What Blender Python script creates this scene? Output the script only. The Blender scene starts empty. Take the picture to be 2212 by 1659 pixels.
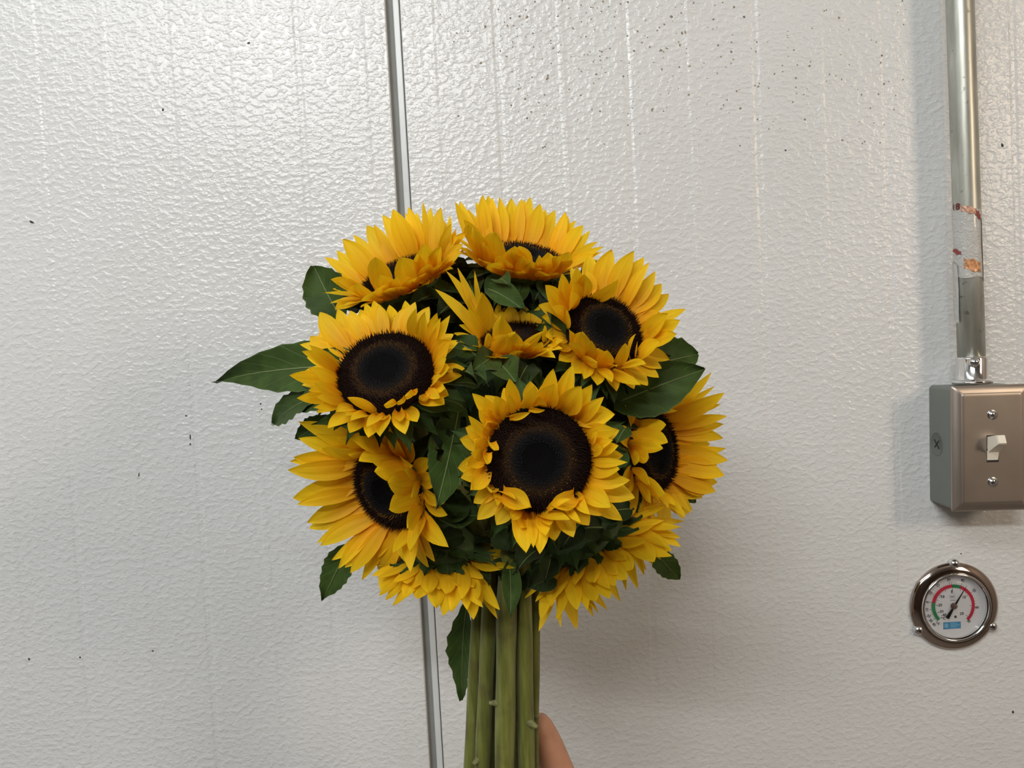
import bpy, bmesh, math, random
from mathutils import Vector, Matrix, noise
random.seed(7)
PI = math.pi
sc = bpy.context.scene
COL = sc.collection

# ------------------------------------------------------------------ camera
W_, H_ = 2212, 1659
FPX = 1800.0
DIST = 0.72
CAM = Vector((0, -DIST, 0))
pitch, roll, yaw = math.radians(-2.5), math.radians(3.05), 0.0
fwd = Vector((math.sin(yaw), math.cos(pitch), math.sin(pitch))).normalized()
right0 = fwd.cross(Vector((0, 0, 1))).normalized()
up0 = right0.cross(fwd).normalized()
RIGHT = (right0 * math.cos(roll) - up0 * math.sin(roll)).normalized()
UP = (up0 * math.cos(roll) + right0 * math.sin(roll)).normalized()
cd = bpy.data.cameras.new('camera'); cam = bpy.data.objects.new('camera', cd); COL.objects.link(cam)
M = Matrix((RIGHT, UP, -fwd)).transposed().to_4x4(); M.translation = CAM
cam.matrix_world = M
cd.sensor_fit = 'HORIZONTAL'; cd.sensor_width = 36.0; cd.lens = 36.0 * FPX / W_
cd.clip_start = 0.01; cd.clip_end = 50
sc.camera = cam

def ray(px, py):
    return (fwd * FPX + RIGHT * (px - W_ / 2) - UP * (py - H_ / 2)).normalized()
def at(px, py, h):
    d = ray(px, py); t = (-h - CAM.y) / d.y
    return CAM + d * t
def proj(P):
    v = P - CAM; z = v.dot(fwd)
    return (W_ / 2 + FPX * v.dot(RIGHT) / z, H_ / 2 - FPX * v.dot(UP) / z)

# ------------------------------------------------------------------ light
wd = bpy.data.worlds.new('world'); sc.world = wd; wd.use_nodes = True
wd.node_tree.nodes['Background'].inputs[0].default_value = (0.9, 0.95, 1, 1)
wd.node_tree.nodes['Background'].inputs[1].default_value = 0.0
sc.view_settings.view_transform = 'Standard'
try: sc.view_settings.look = 'None'
except Exception: pass
sc.view_settings.gamma = 1.0
sc.view_settings.use_curve_mapping = False
sc.view_settings.exposure = 0.0
CEIL, FLOOR = 1.05, -1.35
def area(name, loc, target, sx, sy, power, color):
    l = bpy.data.lights.new(name, 'AREA'); l.shape = 'RECTANGLE'; l.size = sx; l.size_y = sy
    l.energy = power; l.color = color
    o = bpy.data.objects.new(name, l); COL.objects.link(o); o.location = loc
    d = Vector(target) - Vector(loc)
    o.rotation_euler = d.to_track_quat('-Z', 'Y').to_euler()
    return o
area('tube_light_near', (-0.75, -0.98, CEIL - 0.05), (-0.45, -0.25, -0.2), 1.5, 0.08, 9.6, (0.94, 0.98, 1.0))
area('tube_light_far', (-0.55, -2.05, CEIL - 0.05), (0.0, 0.0, -0.2), 1.1, 0.08, 19, (0.985, 0.995, 0.985))
area('warm_light', (1.55, -1.5, 0.55), (0.35, 0.0, -0.1), 0.35, 0.5, 9.6, (1.0, 0.81, 0.60))

# ------------------------------------------------------------------ materials
def new_mat(name):
    m = bpy.data.materials.new(name); m.use_nodes = True
    nt = m.node_tree; b = nt.nodes['Principled BSDF']
    return m, nt, b
def N(nt, t, **kw):
    n = nt.nodes.new(t)
    for k, v in kw.items(): setattr(n, k, v)
    return n
def ramp(nt, stops, interp='LINEAR'):
    n = nt.nodes.new('ShaderNodeValToRGB'); r = n.color_ramp; r.interpolation = interp
    while len(r.elements) < len(stops): r.elements.new(0.5)
    for e, (p, c) in zip(r.elements, stops):
        e.position = p; e.color = (*c, 1) if len(c) == 3 else c
    return n
def simple(name, col, rough=0.5, metal=0.0, nscale=0, namt=0.1, spec=0.5, bump=0):
    m, nt, b = new_mat(name)
    b.inputs['Roughness'].default_value = rough; b.inputs['Metallic'].default_value = metal
    b.inputs['Specular IOR Level'].default_value = spec
    if nscale:
        tc = N(nt, 'ShaderNodeTexCoord'); nz = N(nt, 'ShaderNodeTexNoise')
        nz.inputs['Scale'].default_value = nscale; nz.inputs['Detail'].default_value = 4
        nt.links.new(tc.outputs['Object'], nz.inputs['Vector'])
        r = ramp(nt, [(0.3, [c * (1 - namt) for c in col]), (0.7, [min(1, c * (1 + namt)) for c in col])])
        nt.links.new(nz.outputs['Fac'], r.inputs['Fac']); nt.links.new(r.outputs[0], b.inputs['Base Color'])
        if bump:
            bp = N(nt, 'ShaderNodeBump'); bp.inputs['Strength'].default_value = 0.4; bp.inputs['Distance'].default_value = bump
            nt.links.new(nz.outputs['Fac'], bp.inputs['Height']); nt.links.new(bp.outputs[0], b.inputs['Normal'])
    else:
        b.inputs['Base Color'].default_value = (*col, 1)
    return m

def wall_mat():
    m, nt, b = new_mat('embossed_white_panel')
    L = nt.links.new
    tc = N(nt, 'ShaderNodeTexCoord')
    mp = N(nt, 'ShaderNodeMapping'); mp.inputs['Scale'].default_value = (0.72, 1, 1.0)
    L(tc.outputs['Object'], mp.inputs['Vector'])
    n1 = N(nt, 'ShaderNodeTexNoise'); n1.inputs['Scale'].default_value = 250; n1.inputs['Detail'].default_value = 2.0
    n1.inputs['Roughness'].default_value = 0.45; n1.inputs['Distortion'].default_value = 0.1
    L(mp.outputs[0], n1.inputs['Vector'])
    r1 = ramp(nt, [(0.38, (0, 0, 0)), (0.72, (1, 1, 1))], 'EASE'); L(n1.outputs['Fac'], r1.inputs['Fac'])
    bp = N(nt, 'ShaderNodeBump'); bp.inputs['Strength'].default_value = 0.42; bp.inputs['Distance'].default_value = 0.0009
    L(r1.outputs[0], bp.inputs['Height']); L(bp.outputs[0], b.inputs['Normal'])
    n2 = N(nt, 'ShaderNodeTexNoise'); n2.inputs['Scale'].default_value = 5; n2.inputs['Detail'].default_value = 3
    L(tc.outputs['Object'], n2.inputs['Vector'])
    r2 = ramp(nt, [(0.3, (0.68, 0.685, 0.675)), (0.7, (0.735, 0.74, 0.735))]); L(n2.outputs['Fac'], r2.inputs['Fac'])
    L(r2.outputs[0], b.inputs['Base Color'])
    b.inputs['Roughness'].default_value = 0.25
    return m

def petal_mat(name, tip, base, trans=0.42):
    m, nt, b = new_mat(name); L = nt.links.new
    uv = N(nt, 'ShaderNodeUVMap'); sp = N(nt, 'ShaderNodeSeparateXYZ'); L(uv.outputs[0], sp.inputs[0])
    mid = [0.65 * a + 0.35 * c for a, c in zip(tip, base)]
    r = ramp(nt, [(0.0, base), (0.4, mid), (0.75, tip), (1.0, [min(1, c * 1.04) for c in tip])])
    L(sp.outputs[1], r.inputs['Fac'])
    # streaks along the petal
    mp = N(nt, 'ShaderNodeMapping'); mp.inputs['Scale'].default_value = (14, 1.2, 1); L(uv.outputs[0], mp.inputs['Vector'])
    oi = N(nt, 'ShaderNodeObjectInfo'); cb = N(nt, 'ShaderNodeCombineXYZ'); L(oi.outputs['Random'], cb.inputs[2])
    ad = N(nt, 'ShaderNodeVectorMath', operation='ADD'); L(mp.outputs[0], ad.inputs[0])
    ms = N(nt, 'ShaderNodeVectorMath', operation='SCALE'); ms.inputs[3].default_value = 37; L(cb.outputs[0], ms.inputs[0]); L(ms.outputs[0], ad.inputs[1])
    nz = N(nt, 'ShaderNodeTexNoise'); nz.inputs['Scale'].default_value = 1; nz.inputs['Detail'].default_value = 3; L(ad.outputs[0], nz.inputs['Vector'])
    rs = ramp(nt, [(0.3, (0.89, 0.86, 0.75)), (0.6, (1, 1, 1))]); L(nz.outputs['Fac'], rs.inputs['Fac'])
    mx = N(nt, 'ShaderNodeMix', data_type='RGBA', blend_type='MULTIPLY'); mx.inputs[0].default_value = 1
    L(r.outputs[0], mx.inputs[6]); L(rs.outputs[0], mx.inputs[7])
    hs = N(nt, 'ShaderNodeHueSaturation')
    mr = N(nt, 'ShaderNodeMapRange'); mr.inputs[3].default_value = 0.93; mr.inputs[4].default_value = 1.10
    L(oi.outputs['Random'], mr.inputs[0]); L(mr.outputs[0], hs.inputs['Value'])
    L(mx.outputs[2], hs.inputs['Color']); L(hs.outputs[0], b.inputs['Base Color'])
    b.inputs['Roughness'].default_value = 0.55; b.inputs['Specular IOR Level'].default_value = 0.25
    bp = N(nt, 'ShaderNodeBump'); bp.inputs['Strength'].default_value = 0.35; bp.inputs['Distance'].default_value = 0.0006
    L(nz.outputs['Fac'], bp.inputs['Height']); L(bp.outputs[0], b.inputs['Normal'])
    tr = N(nt, 'ShaderNodeBsdfTranslucent'); L(hs.outputs[0], tr.inputs['Color'])
    ms2 = N(nt, 'ShaderNodeMixShader'); ms2.inputs[0].default_value = trans
    L(b.outputs[0], ms2.inputs[1]); L(tr.outputs[0], ms2.inputs[2])
    L(ms2.outputs[0], nt.nodes['Material Output'].inputs[0])
    return m

def leaf_mat(name, col, vein, trans=0.12, nveins=7.0, rough=0.55):
    m, nt, b = new_mat(name); L = nt.links.new
    uv = N(nt, 'ShaderNodeUVMap'); sp = N(nt, 'ShaderNodeSeparateXYZ'); L(uv.outputs[0], sp.inputs[0])
    def mth(op, a, bb=None, c=None):
        n = N(nt, 'ShaderNodeMath', operation=op)
        for i, x in enumerate((a, bb, c)):
            if x is None: continue
            if isinstance(x, (int, float)): n.inputs[i].default_value = x
            else: L(x, n.inputs[i])
        return n.outputs[0]
    uu = mth('ABSOLUTE', mth('MULTIPLY_ADD', sp.outputs[0], 2.0, -1.0))
    ph = mth('SUBTRACT', mth('MULTIPLY', sp.outputs[1], nveins), mth('MULTIPLY', mth('POWER', uu, 0.8), 2.1))
    fr = mth('ABSOLUTE', mth('SUBTRACT', mth('FRACT', ph), 0.5))
    side = mth('SUBTRACT', 1.0, mth('SMOOTH_MIN', mth('MULTIPLY', fr, 16), 1.0, 0.1))
    midv = mth('SUBTRACT', 1.0, mth('SMOOTH_MIN', mth('MULTIPLY', uu, 20), 1.0, 0.1))
    v = mth('MAXIMUM', mth('MULTIPLY', side, 0.55), midv)
    tc = N(nt, 'ShaderNodeTexCoord'); nz = N(nt, 'ShaderNodeTexNoise'); nz.inputs['Scale'].default_value = 90; nz.inputs['Detail'].default_value = 5
    L(tc.outputs['Object'], nz.inputs['Vector'])
    r = ramp(nt, [(0.3, [c * 0.7 for c in col]), (0.7, [c * 1.25 for c in col])]); L(nz.outputs['Fac'], r.inputs['Fac'])
    mx = N(nt, 'ShaderNodeMix', data_type='RGBA'); L(v, mx.inputs[0]); L(r.outputs[0], mx.inputs[6]); mx.inputs[7].default_value = (*vein, 1)
    ed = ramp(nt, [(0.93, (0, 0, 0)), (1.0, (0.55, 0.55, 0.55))]); L(uu, ed.inputs['Fac'])
    mx2 = N(nt, 'ShaderNodeMix', data_type='RGBA'); L(ed.outputs[0], mx2.inputs[0]); L(mx.outputs[2], mx2.inputs[6]); mx2.inputs[7].default_value = (*[c * 1.1 for c in vein], 1)
    L(mx2.outputs[2], b.inputs['Base Color']); b.inputs['Roughness'].default_value = rough; b.inputs['Specular IOR Level'].default_value = 0.16
    b.inputs['Sheen Weight'].default_value = 0.06
    bp = N(nt, 'ShaderNodeBump'); bp.inputs['Strength'].default_value = 0.5; bp.inputs['Distance'].default_value = 0.0008; bp.invert = True
    L(v, bp.inputs['Height']); L(bp.outputs[0], b.inputs['Normal'])
    tr = N(nt, 'ShaderNodeBsdfTranslucent'); L(mx2.outputs[2], tr.inputs['Color'])
    ms = N(nt, 'ShaderNodeMixShader'); ms.inputs[0].default_value = trans
    L(b.outputs[0], ms.inputs[1]); L(tr.outputs[0], ms.inputs[2]); L(ms.outputs[0], nt.nodes['Material Output'].inputs[0])
    return m

def attr_mat(name, rough=0.7):
    m, nt, b = new_mat(name)
    a = N(nt, 'ShaderNodeAttribute'); a.attribute_name = 'tint'
    nt.links.new(a.outputs['Color'], b.inputs['Base Color'])
    b.inputs['Roughness'].default_value = rough; b.inputs['Specular IOR Level'].default_value = 0.1
    return m

def stem_mat():
    m, nt, b = new_mat('stem_green'); L = nt.links.new
    tc = N(nt, 'ShaderNodeTexCoord')
    mp = N(nt, 'ShaderNodeMapping'); mp.inputs['Scale'].default_value = (1, 1, 0.12); L(tc.outputs['Object'], mp.inputs['Vector'])
    n1 = N(nt, 'ShaderNodeTexNoise'); n1.inputs['Scale'].default_value = 260; n1.inputs['Detail'].default_value = 4; L(mp.outputs[0], n1.inputs['Vector'])
    r = ramp(nt, [(0.25, (0.075, 0.078, 0.016)), (0.5, (0.14, 0.155, 0.028)), (0.78, (0.235, 0.24, 0.07))]); L(n1.outputs['Fac'], r.inputs['Fac'])
    n2 = N(nt, 'ShaderNodeTexNoise'); n2.inputs['Scale'].default_value = 55; n2.inputs['Detail'].default_value = 3; L(tc.outputs['Object'], n2.inputs['Vector'])
    r2 = ramp(nt, [(0.54, (0, 0, 0)), (0.72, (0.8, 0.8, 0.8))]); L(n2.outputs['Fac'], r2.inputs['Fac'])
    mx = N(nt, 'ShaderNodeMix', data_type='RGBA'); L(r2.outputs[0], mx.inputs[0]); L(r.outputs[0], mx.inputs[6]); mx.inputs[7].default_value = (0.085, 0.06, 0.02, 1)
    L(mx.outputs[2], b.inputs['Base Color']); b.inputs['Roughness'].default_value = 0.6; b.inputs['Specular IOR Level'].default_value = 0.25
    b.inputs['Sheen Weight'].default_value = 0.15
    bp = N(nt, 'ShaderNodeBump'); bp.inputs['Strength'].default_value = 0.4; bp.inputs['Distance'].default_value = 0.0008
    L(n1.outputs['Fac'], bp.inputs['Height']); L(bp.outputs[0], b.inputs['Normal'])
    return m

MW = wall_mat()
MTRIM = simple('trim_strip_paint', (0.66, 0.69, 0.70), 0.3, 0, 60, 0.03)
MGAP = simple('seam_gasket', (0.30, 0.30, 0.28), 0.6, 0, 40, 0.06)
MPET = petal_mat('petal_yellow', (0.97, 0.645, 0.013), (0.91, 0.42, 0.007))
MPET2 = petal_mat('petal_lemon', (0.92, 0.62, 0.016), (0.86, 0.47, 0.010))
MDISC = attr_mat('disc_florets', 0.9)
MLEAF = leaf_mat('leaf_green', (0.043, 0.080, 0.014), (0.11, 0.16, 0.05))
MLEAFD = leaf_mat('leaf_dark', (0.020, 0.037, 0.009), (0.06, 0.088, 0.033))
MRIB = simple('midrib_green', (0.13, 0.17, 0.055), 0.6)
MBRACT = leaf_mat('bract_green', (0.032, 0.062, 0.011), (0.075, 0.12, 0.04), 0.1, 3.0)
MRECEP = simple('receptacle_green', (0.04, 0.075, 0.02), 0.7, 0, 150, 0.3)
MSTEM = stem_mat()
MSCAR = simple('leaf_scar', (0.165, 0.17, 0.06), 0.7, 0, 300, 0.4)
MSKIN, _nt, _b = new_mat('skin')
_tc = N(_nt, 'ShaderNodeTexCoord'); _nz = N(_nt, 'ShaderNodeTexNoise'); _nz.inputs['Scale'].default_value = 70; _nz.inputs['Detail'].default_value = 5
_nt.links.new(_tc.outputs['Object'], _nz.inputs['Vector'])
_r = ramp(_nt, [(0.3, (0.53, 0.255, 0.15)), (0.7, (0.63, 0.33, 0.21))]); _nt.links.new(_nz.outputs['Fac'], _r.inputs['Fac']); _nt.links.new(_r.outputs[0], _b.inputs['Base Color'])
_b.inputs['Roughness'].default_value = 0.5; _b.inputs['Subsurface Weight'].default_value = 0.12; _b.inputs['Subsurface Radius'].default_value = (0.004, 0.0015, 0.0008); _b.inputs['Subsurface Scale'].default_value = 1.0
MCHROME = simple('chrome', (0.78, 0.77, 0.76), 0.07, 1.0)
MBEZEL = simple('bezel_steel', (0.46, 0.385, 0.34), 0.09, 1.0)
MSCREW = simple('screw_zinc', (0.70, 0.70, 0.70), 0.18, 1.0)
MPLATE = simple('brushed_bronze_steel', (0.455, 0.40, 0.355), 0.42, 1.0, 35, 0.06)
MBOX = simple('grey_box_paint', (0.165, 0.182, 0.160), 0.45, 0.0, 25, 0.04)
MBOXD = simple('grey_box_knockout', (0.125, 0.138, 0.118), 0.45, 0.0)
MSLOT = simple('dark_slot', (0.012, 0.012, 0.011), 0.6)
MIVORY = simple('ivory_plastic', (0.82, 0.76, 0.64), 0.35)
MDIAL = simple('dial_white', (0.74, 0.74, 0.75), 0.5)
MBLACK = simple('dial_black', (0.012, 0.011, 0.012), 0.4)
MPRINT = simple('dial_print', (0.03, 0.028, 0.03), 0.6)
MRED = simple('dial_red', (0.50, 0.018, 0.045), 0.5)
MGRN = simple('dial_green', (0.020, 0.215, 0.075), 0.5)
MBLUE = simple('dial_blue', (0.06, 0.26, 0.47), 0.5)
MBLUEL = simple('dial_blue_light', (0.20, 0.44, 0.62), 0.5)
MHUB = simple('hub_bronze', (0.16, 0.10, 0.085), 0.35, 0.4)
MGREYP = simple('dial_grey_print', (0.13, 0.13, 0.14), 0.6)
MGLASS, _nt, _b = new_mat('gauge_glass')
_b.inputs['Transmission Weight'].default_value = 1.0; _b.inputs['Roughness'].default_value = 0.0; _b.inputs['IOR'].default_value = 1.2
_b.inputs['Base Color'].default_value = (1, 1, 1, 1)
MORANGE = simple('tape_print_orange', (0.55, 0.26, 0.12), 0.25, 0, 420, 0.55)
MTRED = simple('tape_print_red', (0.26, 0.045, 0.04), 0.4)
MSPECK = simple('speck_brown', (0.30, 0.26, 0.19), 0.8, 0, 90, 0.5)
MSPECKD = simple('speck_dark', (0.035, 0.035, 0.04), 0.7)

def pipe_mat():
    m, nt, b = new_mat('galvanised_conduit'); L = nt.links.new
    tc = N(nt, 'ShaderNodeTexCoord')
    mp = N(nt, 'ShaderNodeMapping'); mp.inputs['Scale'].default_value = (1, 1, 0.18); L(tc.outputs['Object'], mp.inputs['Vector'])
    n1 = N(nt, 'ShaderNodeTexNoise'); n1.inputs['Scale'].default_value = 130; n1.inputs['Detail'].default_value = 6; L(mp.outputs[0], n1.inputs['Vector'])
    r = ramp(nt, [(0.3, (0.31, 0.31, 0.265)), (0.6, (0.44, 0.44, 0.39)), (0.8, (0.58, 0.59, 0.56))]); L(n1.outputs['Fac'], r.inputs['Fac'])
    n2 = N(nt, 'ShaderNodeTexNoise'); n2.inputs['Scale'].default_value = 160; n2.inputs['Detail'].default_value = 4; L(tc.outputs['Object'], n2.inputs['Vector'])
    r2 = ramp(nt, [(0.66, (0, 0, 0)), (0.74, (0.7, 0.7, 0.7))]); L(n2.outputs['Fac'], r2.inputs['Fac'])
    mx = N(nt, 'ShaderNodeMix', data_type='RGBA'); L(r2.outputs[0], mx.inputs[0]); L(r.outputs[0], mx.inputs[6]); mx.inputs[7].default_value = (0.13, 0.125, 0.115, 1)
    L(mx.outputs[2], b.inputs['Base Color']); b.inputs['Metallic'].default_value = 0.55
    b.inputs['Roughness'].default_value = 0.36
    return m
MPIPE = pipe_mat()
def tape_mat():
    m, nt, b = new_mat('clear_wrinkled_tape'); L = nt.links.new
    tc = N(nt, 'ShaderNodeTexCoord'); n1 = N(nt, 'ShaderNodeTexNoise'); n1.inputs['Scale'].default_value = 260; n1.inputs['Detail'].default_value = 5; n1.inputs['Distortion'].default_value = 1.2
    L(tc.outputs['Object'], n1.inputs['Vector'])
    bp = N(nt, 'ShaderNodeBump'); bp.inputs['Strength'].default_value = 0.8; bp.inputs['Distance'].default_value = 0.0015; L(n1.outputs['Fac'], bp.inputs['Height']); L(bp.outputs[0], b.inputs['Normal'])
    b.inputs['Base Color'].default_value = (0.52, 0.51, 0.48, 1); b.inputs['Roughness'].default_value = 0.12
    b.inputs['Coat Weight'].default_value = 0.6; b.inputs['Coat Roughness'].default_value = 0.05
    return m
MTAPE = tape_mat()

# ------------------------------------------------------------------ object helpers
def tag(o, label=None, cat=None, group=None, kind=None):
    if label: o['label'] = label
    if cat: o['category'] = cat
    if group: o['group'] = group
    if kind: o['kind'] = kind
    return o
def empty(name, loc):
    o = bpy.data.objects.new(name, None); COL.objects.link(o); o.location = loc
    o.empty_display_size = 0.02
    return o
def wloc(o):
    p = Vector((0, 0, 0))
    while o is not None: p += Vector(o.location); o = o.parent
    return p
def obj(name, verts, faces, mat, parent=None, smooth=True, uvs=None, cols=None, origin=None):
    """verts in world coordinates; the object's origin is put at its parent's (or at origin)."""
    off = wloc(parent) if parent else Vector(origin or (0, 0, 0))
    me = bpy.data.meshes.new(name)
    me.from_pydata([Vector(v) - off for v in verts], [], faces)
    if uvs is not None:
        l = me.uv_layers.new(name='UVMap')
        for i, lp in enumerate(me.loops): l.data[i].uv = uvs[lp.vertex_index]
    if cols is not None:
        a = me.color_attributes.new('tint', 'FLOAT_COLOR', 'POINT')
        for i, c in enumerate(cols): a.data[i].color = (*c, 1)
    if smooth: me.polygons.foreach_set('use_smooth', [True] * len(me.polygons))
    me.materials.append(mat); me.update()
    o = bpy.data.objects.new(name, me); COL.objects.link(o)
    if parent: o.parent = parent
    else: o.location = off
    return o
def grid_faces(nv, nu, wrap=False, base=0):
    f = []
    for i in range(nv - 1):
        for j in range(nu if wrap else nu - 1):
            k = (j + 1) % nu
            f.append((base + i * nu + j, base + i * nu + k, base + (i + 1) * nu + k, base + (i + 1) * nu + j))
    return f
def frame(n):
    n = Vector(n).normalized()
    a = Vector((0, 0, 1)) if abs(n.z) < 0.9 else Vector((1, 0, 0))
    u = a.cross(n).normalized(); v = n.cross(u).normalized()
    return u, v, n
def lathe(profile, c, n, seg=40):
    """profile: (radius, height along n)"""
    u, v, n = frame(n); vs = []; c = Vector(c)
    for r, h in profile:
        for k in range(seg):
            a = 2 * PI * k / seg
            vs.append(c + u * (r * math.cos(a)) + v * (r * math.sin(a)) + n * h)
    return vs, grid_faces(len(profile), seg, True)
def tube(pts, radii, seg=12, cap=True):
    vs = []; up = Vector((0, 1, 0.01))
    for i, p in enumerate(pts):
        t = (pts[min(i + 1, len(pts) - 1)] - pts[max(i - 1, 0)]).normalized()
        u = up.cross(t)
        if u.length < 1e-4: u = Vector((1, 0, 0)).cross(t)
        u.normalize(); w = t.cross(u).normalized()
        for k in range(seg):
            a = 2 * PI * k / seg
            vs.append(p + (u * math.cos(a) + w * math.sin(a)) * radii[i])
    f = grid_faces(len(pts), seg, True)
    if cap:
        f.append(tuple(range(seg))[::-1]); f.append(tuple((len(pts) - 1) * seg + k for k in range(seg)))
    return vs, f
def bm_obj(name, bm, mat, parent=None, smooth=False, origin=None):
    vs = [v.co.copy() for v in bm.verts]; bm.verts.index_update()
    fs = [tuple(v.index for v in f.verts) for f in bm.faces]; bm.free()
    return obj(name, vs, fs, mat, parent, smooth, origin=origin)
def boxv(c, ax, ay, az, sx, sy, sz):
    vs = []
    for dz in (-.5, .5):
        for dy in (-.5, .5):
            for dx in (-.5, .5): vs.append(Vector(c) + ax * dx * sx + ay * dy * sy + az * dz * sz)
    return vs, [(0, 2, 3, 1), (4, 5, 7, 6), (0, 1, 5, 4), (2, 6, 7, 3), (0, 4, 6, 2), (1, 3, 7, 5)]

# ------------------------------------------------------------------ the room
wall = empty('wall_back', (0, 0, 0)); tag(wall, 'white embossed cooler wall of grooved metal panels', kind='structure')
seam_top, seam_bot = at(826, 0, 0), at(912, 1290, 0)
XS = 0.5 * (seam_top.x + seam_bot.x)                 # left lip of the panel joint
def panel(x0, x1, pitch_, phase, name):
    pts = [(x0, 0.012), (x0, 0.0009), (x0 + 0.0009, 0.0)]
    k = math.ceil((x0 + 0.008 - phase) / pitch_)
    i = 0
    while phase + k * pitch_ < x1 - 0.008:
        x = phase + k * pitch_; d = 0.00038 if k % 2 else -0.00024; w = 0.0014
        pts += [(x - w - 0.0022, 0), (x - w, d), (x + w, d), (x + w + 0.0022, 0)]
        k += 1
    pts += [(x1 - 0.0009, 0), (x1, 0.0009), (x1, 0.012)]
    vs = []
    for z in (FLOOR, CEIL):
        for x, y in pts: vs.append((x, y, z))
    n = len(pts)
    return obj(name, vs, [(j, j + 1, n + j + 1, n + j) for j in range(n - 1)], MW, wall, smooth=False)
panel(-1.7, XS, 0.0548, XS - 0.0215, 'panel')
XT = XS + 0.0064; XR = XT + 0.0052
panel(XR + 0.0007, 1.9, 0.0548, XR + 0.0262, 'panel')
def strip(name, prof, mat):
    vs = [(x, y, z) for z in (FLOOR, CEIL) for x, y in prof]; n = len(prof)
    return obj(name, vs, [(j, j + 1, n + j + 1, n + j) for j in range(n - 1)], mat, wall, smooth=False)
strip('joint_gasket', [(XS, 0.0050), (XS + 0.0018, 0.0062), (XT - 0.0016, 0.0046), (XT + 0.0003, 0.002)], MGAP)
strip('joint_trim', [(XT, 0.008), (XT, 0.0004), (XT + 0.0006, -0.0004), (XR - 0.0006, -0.0004), (XR, 0.0004), (XR, 0.008)], MTRIM)
def slab(name, lo, hi, mat):
    c = [(a + b) / 2 for a, b in zip(lo, hi)]; s = [b - a for a, b in zip(lo, hi)]
    vs, f = boxv(c, Vector((1, 0, 0)), Vector((0, 1, 0)), Vector((0, 0, 1)), *s)
    o = obj(name, vs, f, mat, None, False); o['kind'] = 'structure'; return o
slab('floor', (-1.7, -3.2, FLOOR - 0.05), (1.9, 0.03, FLOOR), simple('concrete_floor', (0.22, 0.19, 0.165), 0.6, 0, 6, 0.2))
slab('ceiling', (-1.7, -3.2, CEIL), (1.9, 0.03, CEIL + 0.05), simple('ceiling_white', (0.66, 0.67, 0.67), 0.6, 0, 6, 0.03))
slab('wall_left', (-1.75, -3.2, FLOOR), (-1.7, 0.03, CEIL), simple('left_wall_white', (0.58, 0.59, 0.60), 0.5, 0, 6, 0.03))
slab('wall_right', (1.9, -3.2, FLOOR), (1.95, 0.03, CEIL), simple('right_wall_tan', (0.42, 0.34, 0.28), 0.6, 0, 6, 0.1))
slab('wall_front', (-1.7, -3.25, FLOOR), (1.9, -3.2, CEIL), simple('front_wall_brown', (0.13, 0.085, 0.06), 0.6, 0, 4, 0.4))

# specks and scuffs stuck on the panels (real little flakes)
def flakes(name, spots, mat):
    vs, fs = [], []
    for px, py, r, el, an in spots:
        c = at(px, py, 0.0); b0 = len(vs); n = 7
        c = Vector((c.x, -0.0004, c.z))
        vs.append(c + Vector((0, -0.0003, 0)))
        for k in range(n):
            a = 2 * PI * k / n; q = r * (0.7 + 0.5 * random.random())
            x, z = q * math.cos(a), q * math.sin(a) * el
            vs.append(c + Vector((x * math.cos(an) - z * math.sin(an), 0.0003, x * math.sin(an) + z * math.cos(an))))
        for k in range(n): fs.append((b0, b0 + 1 + k, b0 + 1 + (k + 1) % n))
    o = obj(name, vs, fs, mat, wall); o['kind'] = 'stuff'; return o
sp = []
rs = random.Random(3)
while len(sp) < 330:
    px = rs.gauss(1280, 170); py = abs(rs.gauss(90, 120))
    if rs.random() < 0.35: px, py = rs.uniform(1380, 1960), abs(rs.gauss(130, 130))
    if px < 935 or py > 330 - max(0, 1050 - px) * 0.6 or px > 1980: continue
    sp.append((px, py, rs.choice((0.0004, 0.0005, 0.0006, 0.0007, 0.001)), rs.uniform(0.7, 1.4), rs.uniform(0, 3)))
flakes('brown_specks', sp, MSPECK)
flakes('dark_specks', [(537, 93, 0.0016, 0.6, 0.2), (352, 237, 0.0011, 1.4, 0.1), (68, 480, 0.0022, 0.5, -0.5), (411, 944, 0.0026, 0.25, 1.5), (300, 1026, 0.0024, 0.2, 1.4),
    (402, 898, 0.001, 1, 0), (563, 872, 0.0008, 1, 0), (565, 884, 0.0007, 1, 0), (63, 1424, 0.0012, 1, 0), (173, 1420, 0.0009, 1, 0), (330, 1406, 0.0008, 1, 0), (411, 960, 0.0007, 1.5, 0),
    (2165, 314, 0.0013, 1.3, 0.3), (1697, 325, 0.0008, 1, 0), (2188, 1538, 0.0013, 1.2, 0), (2076, 1196, 0.0008, 1, 0)], MSPECKD)

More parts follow.
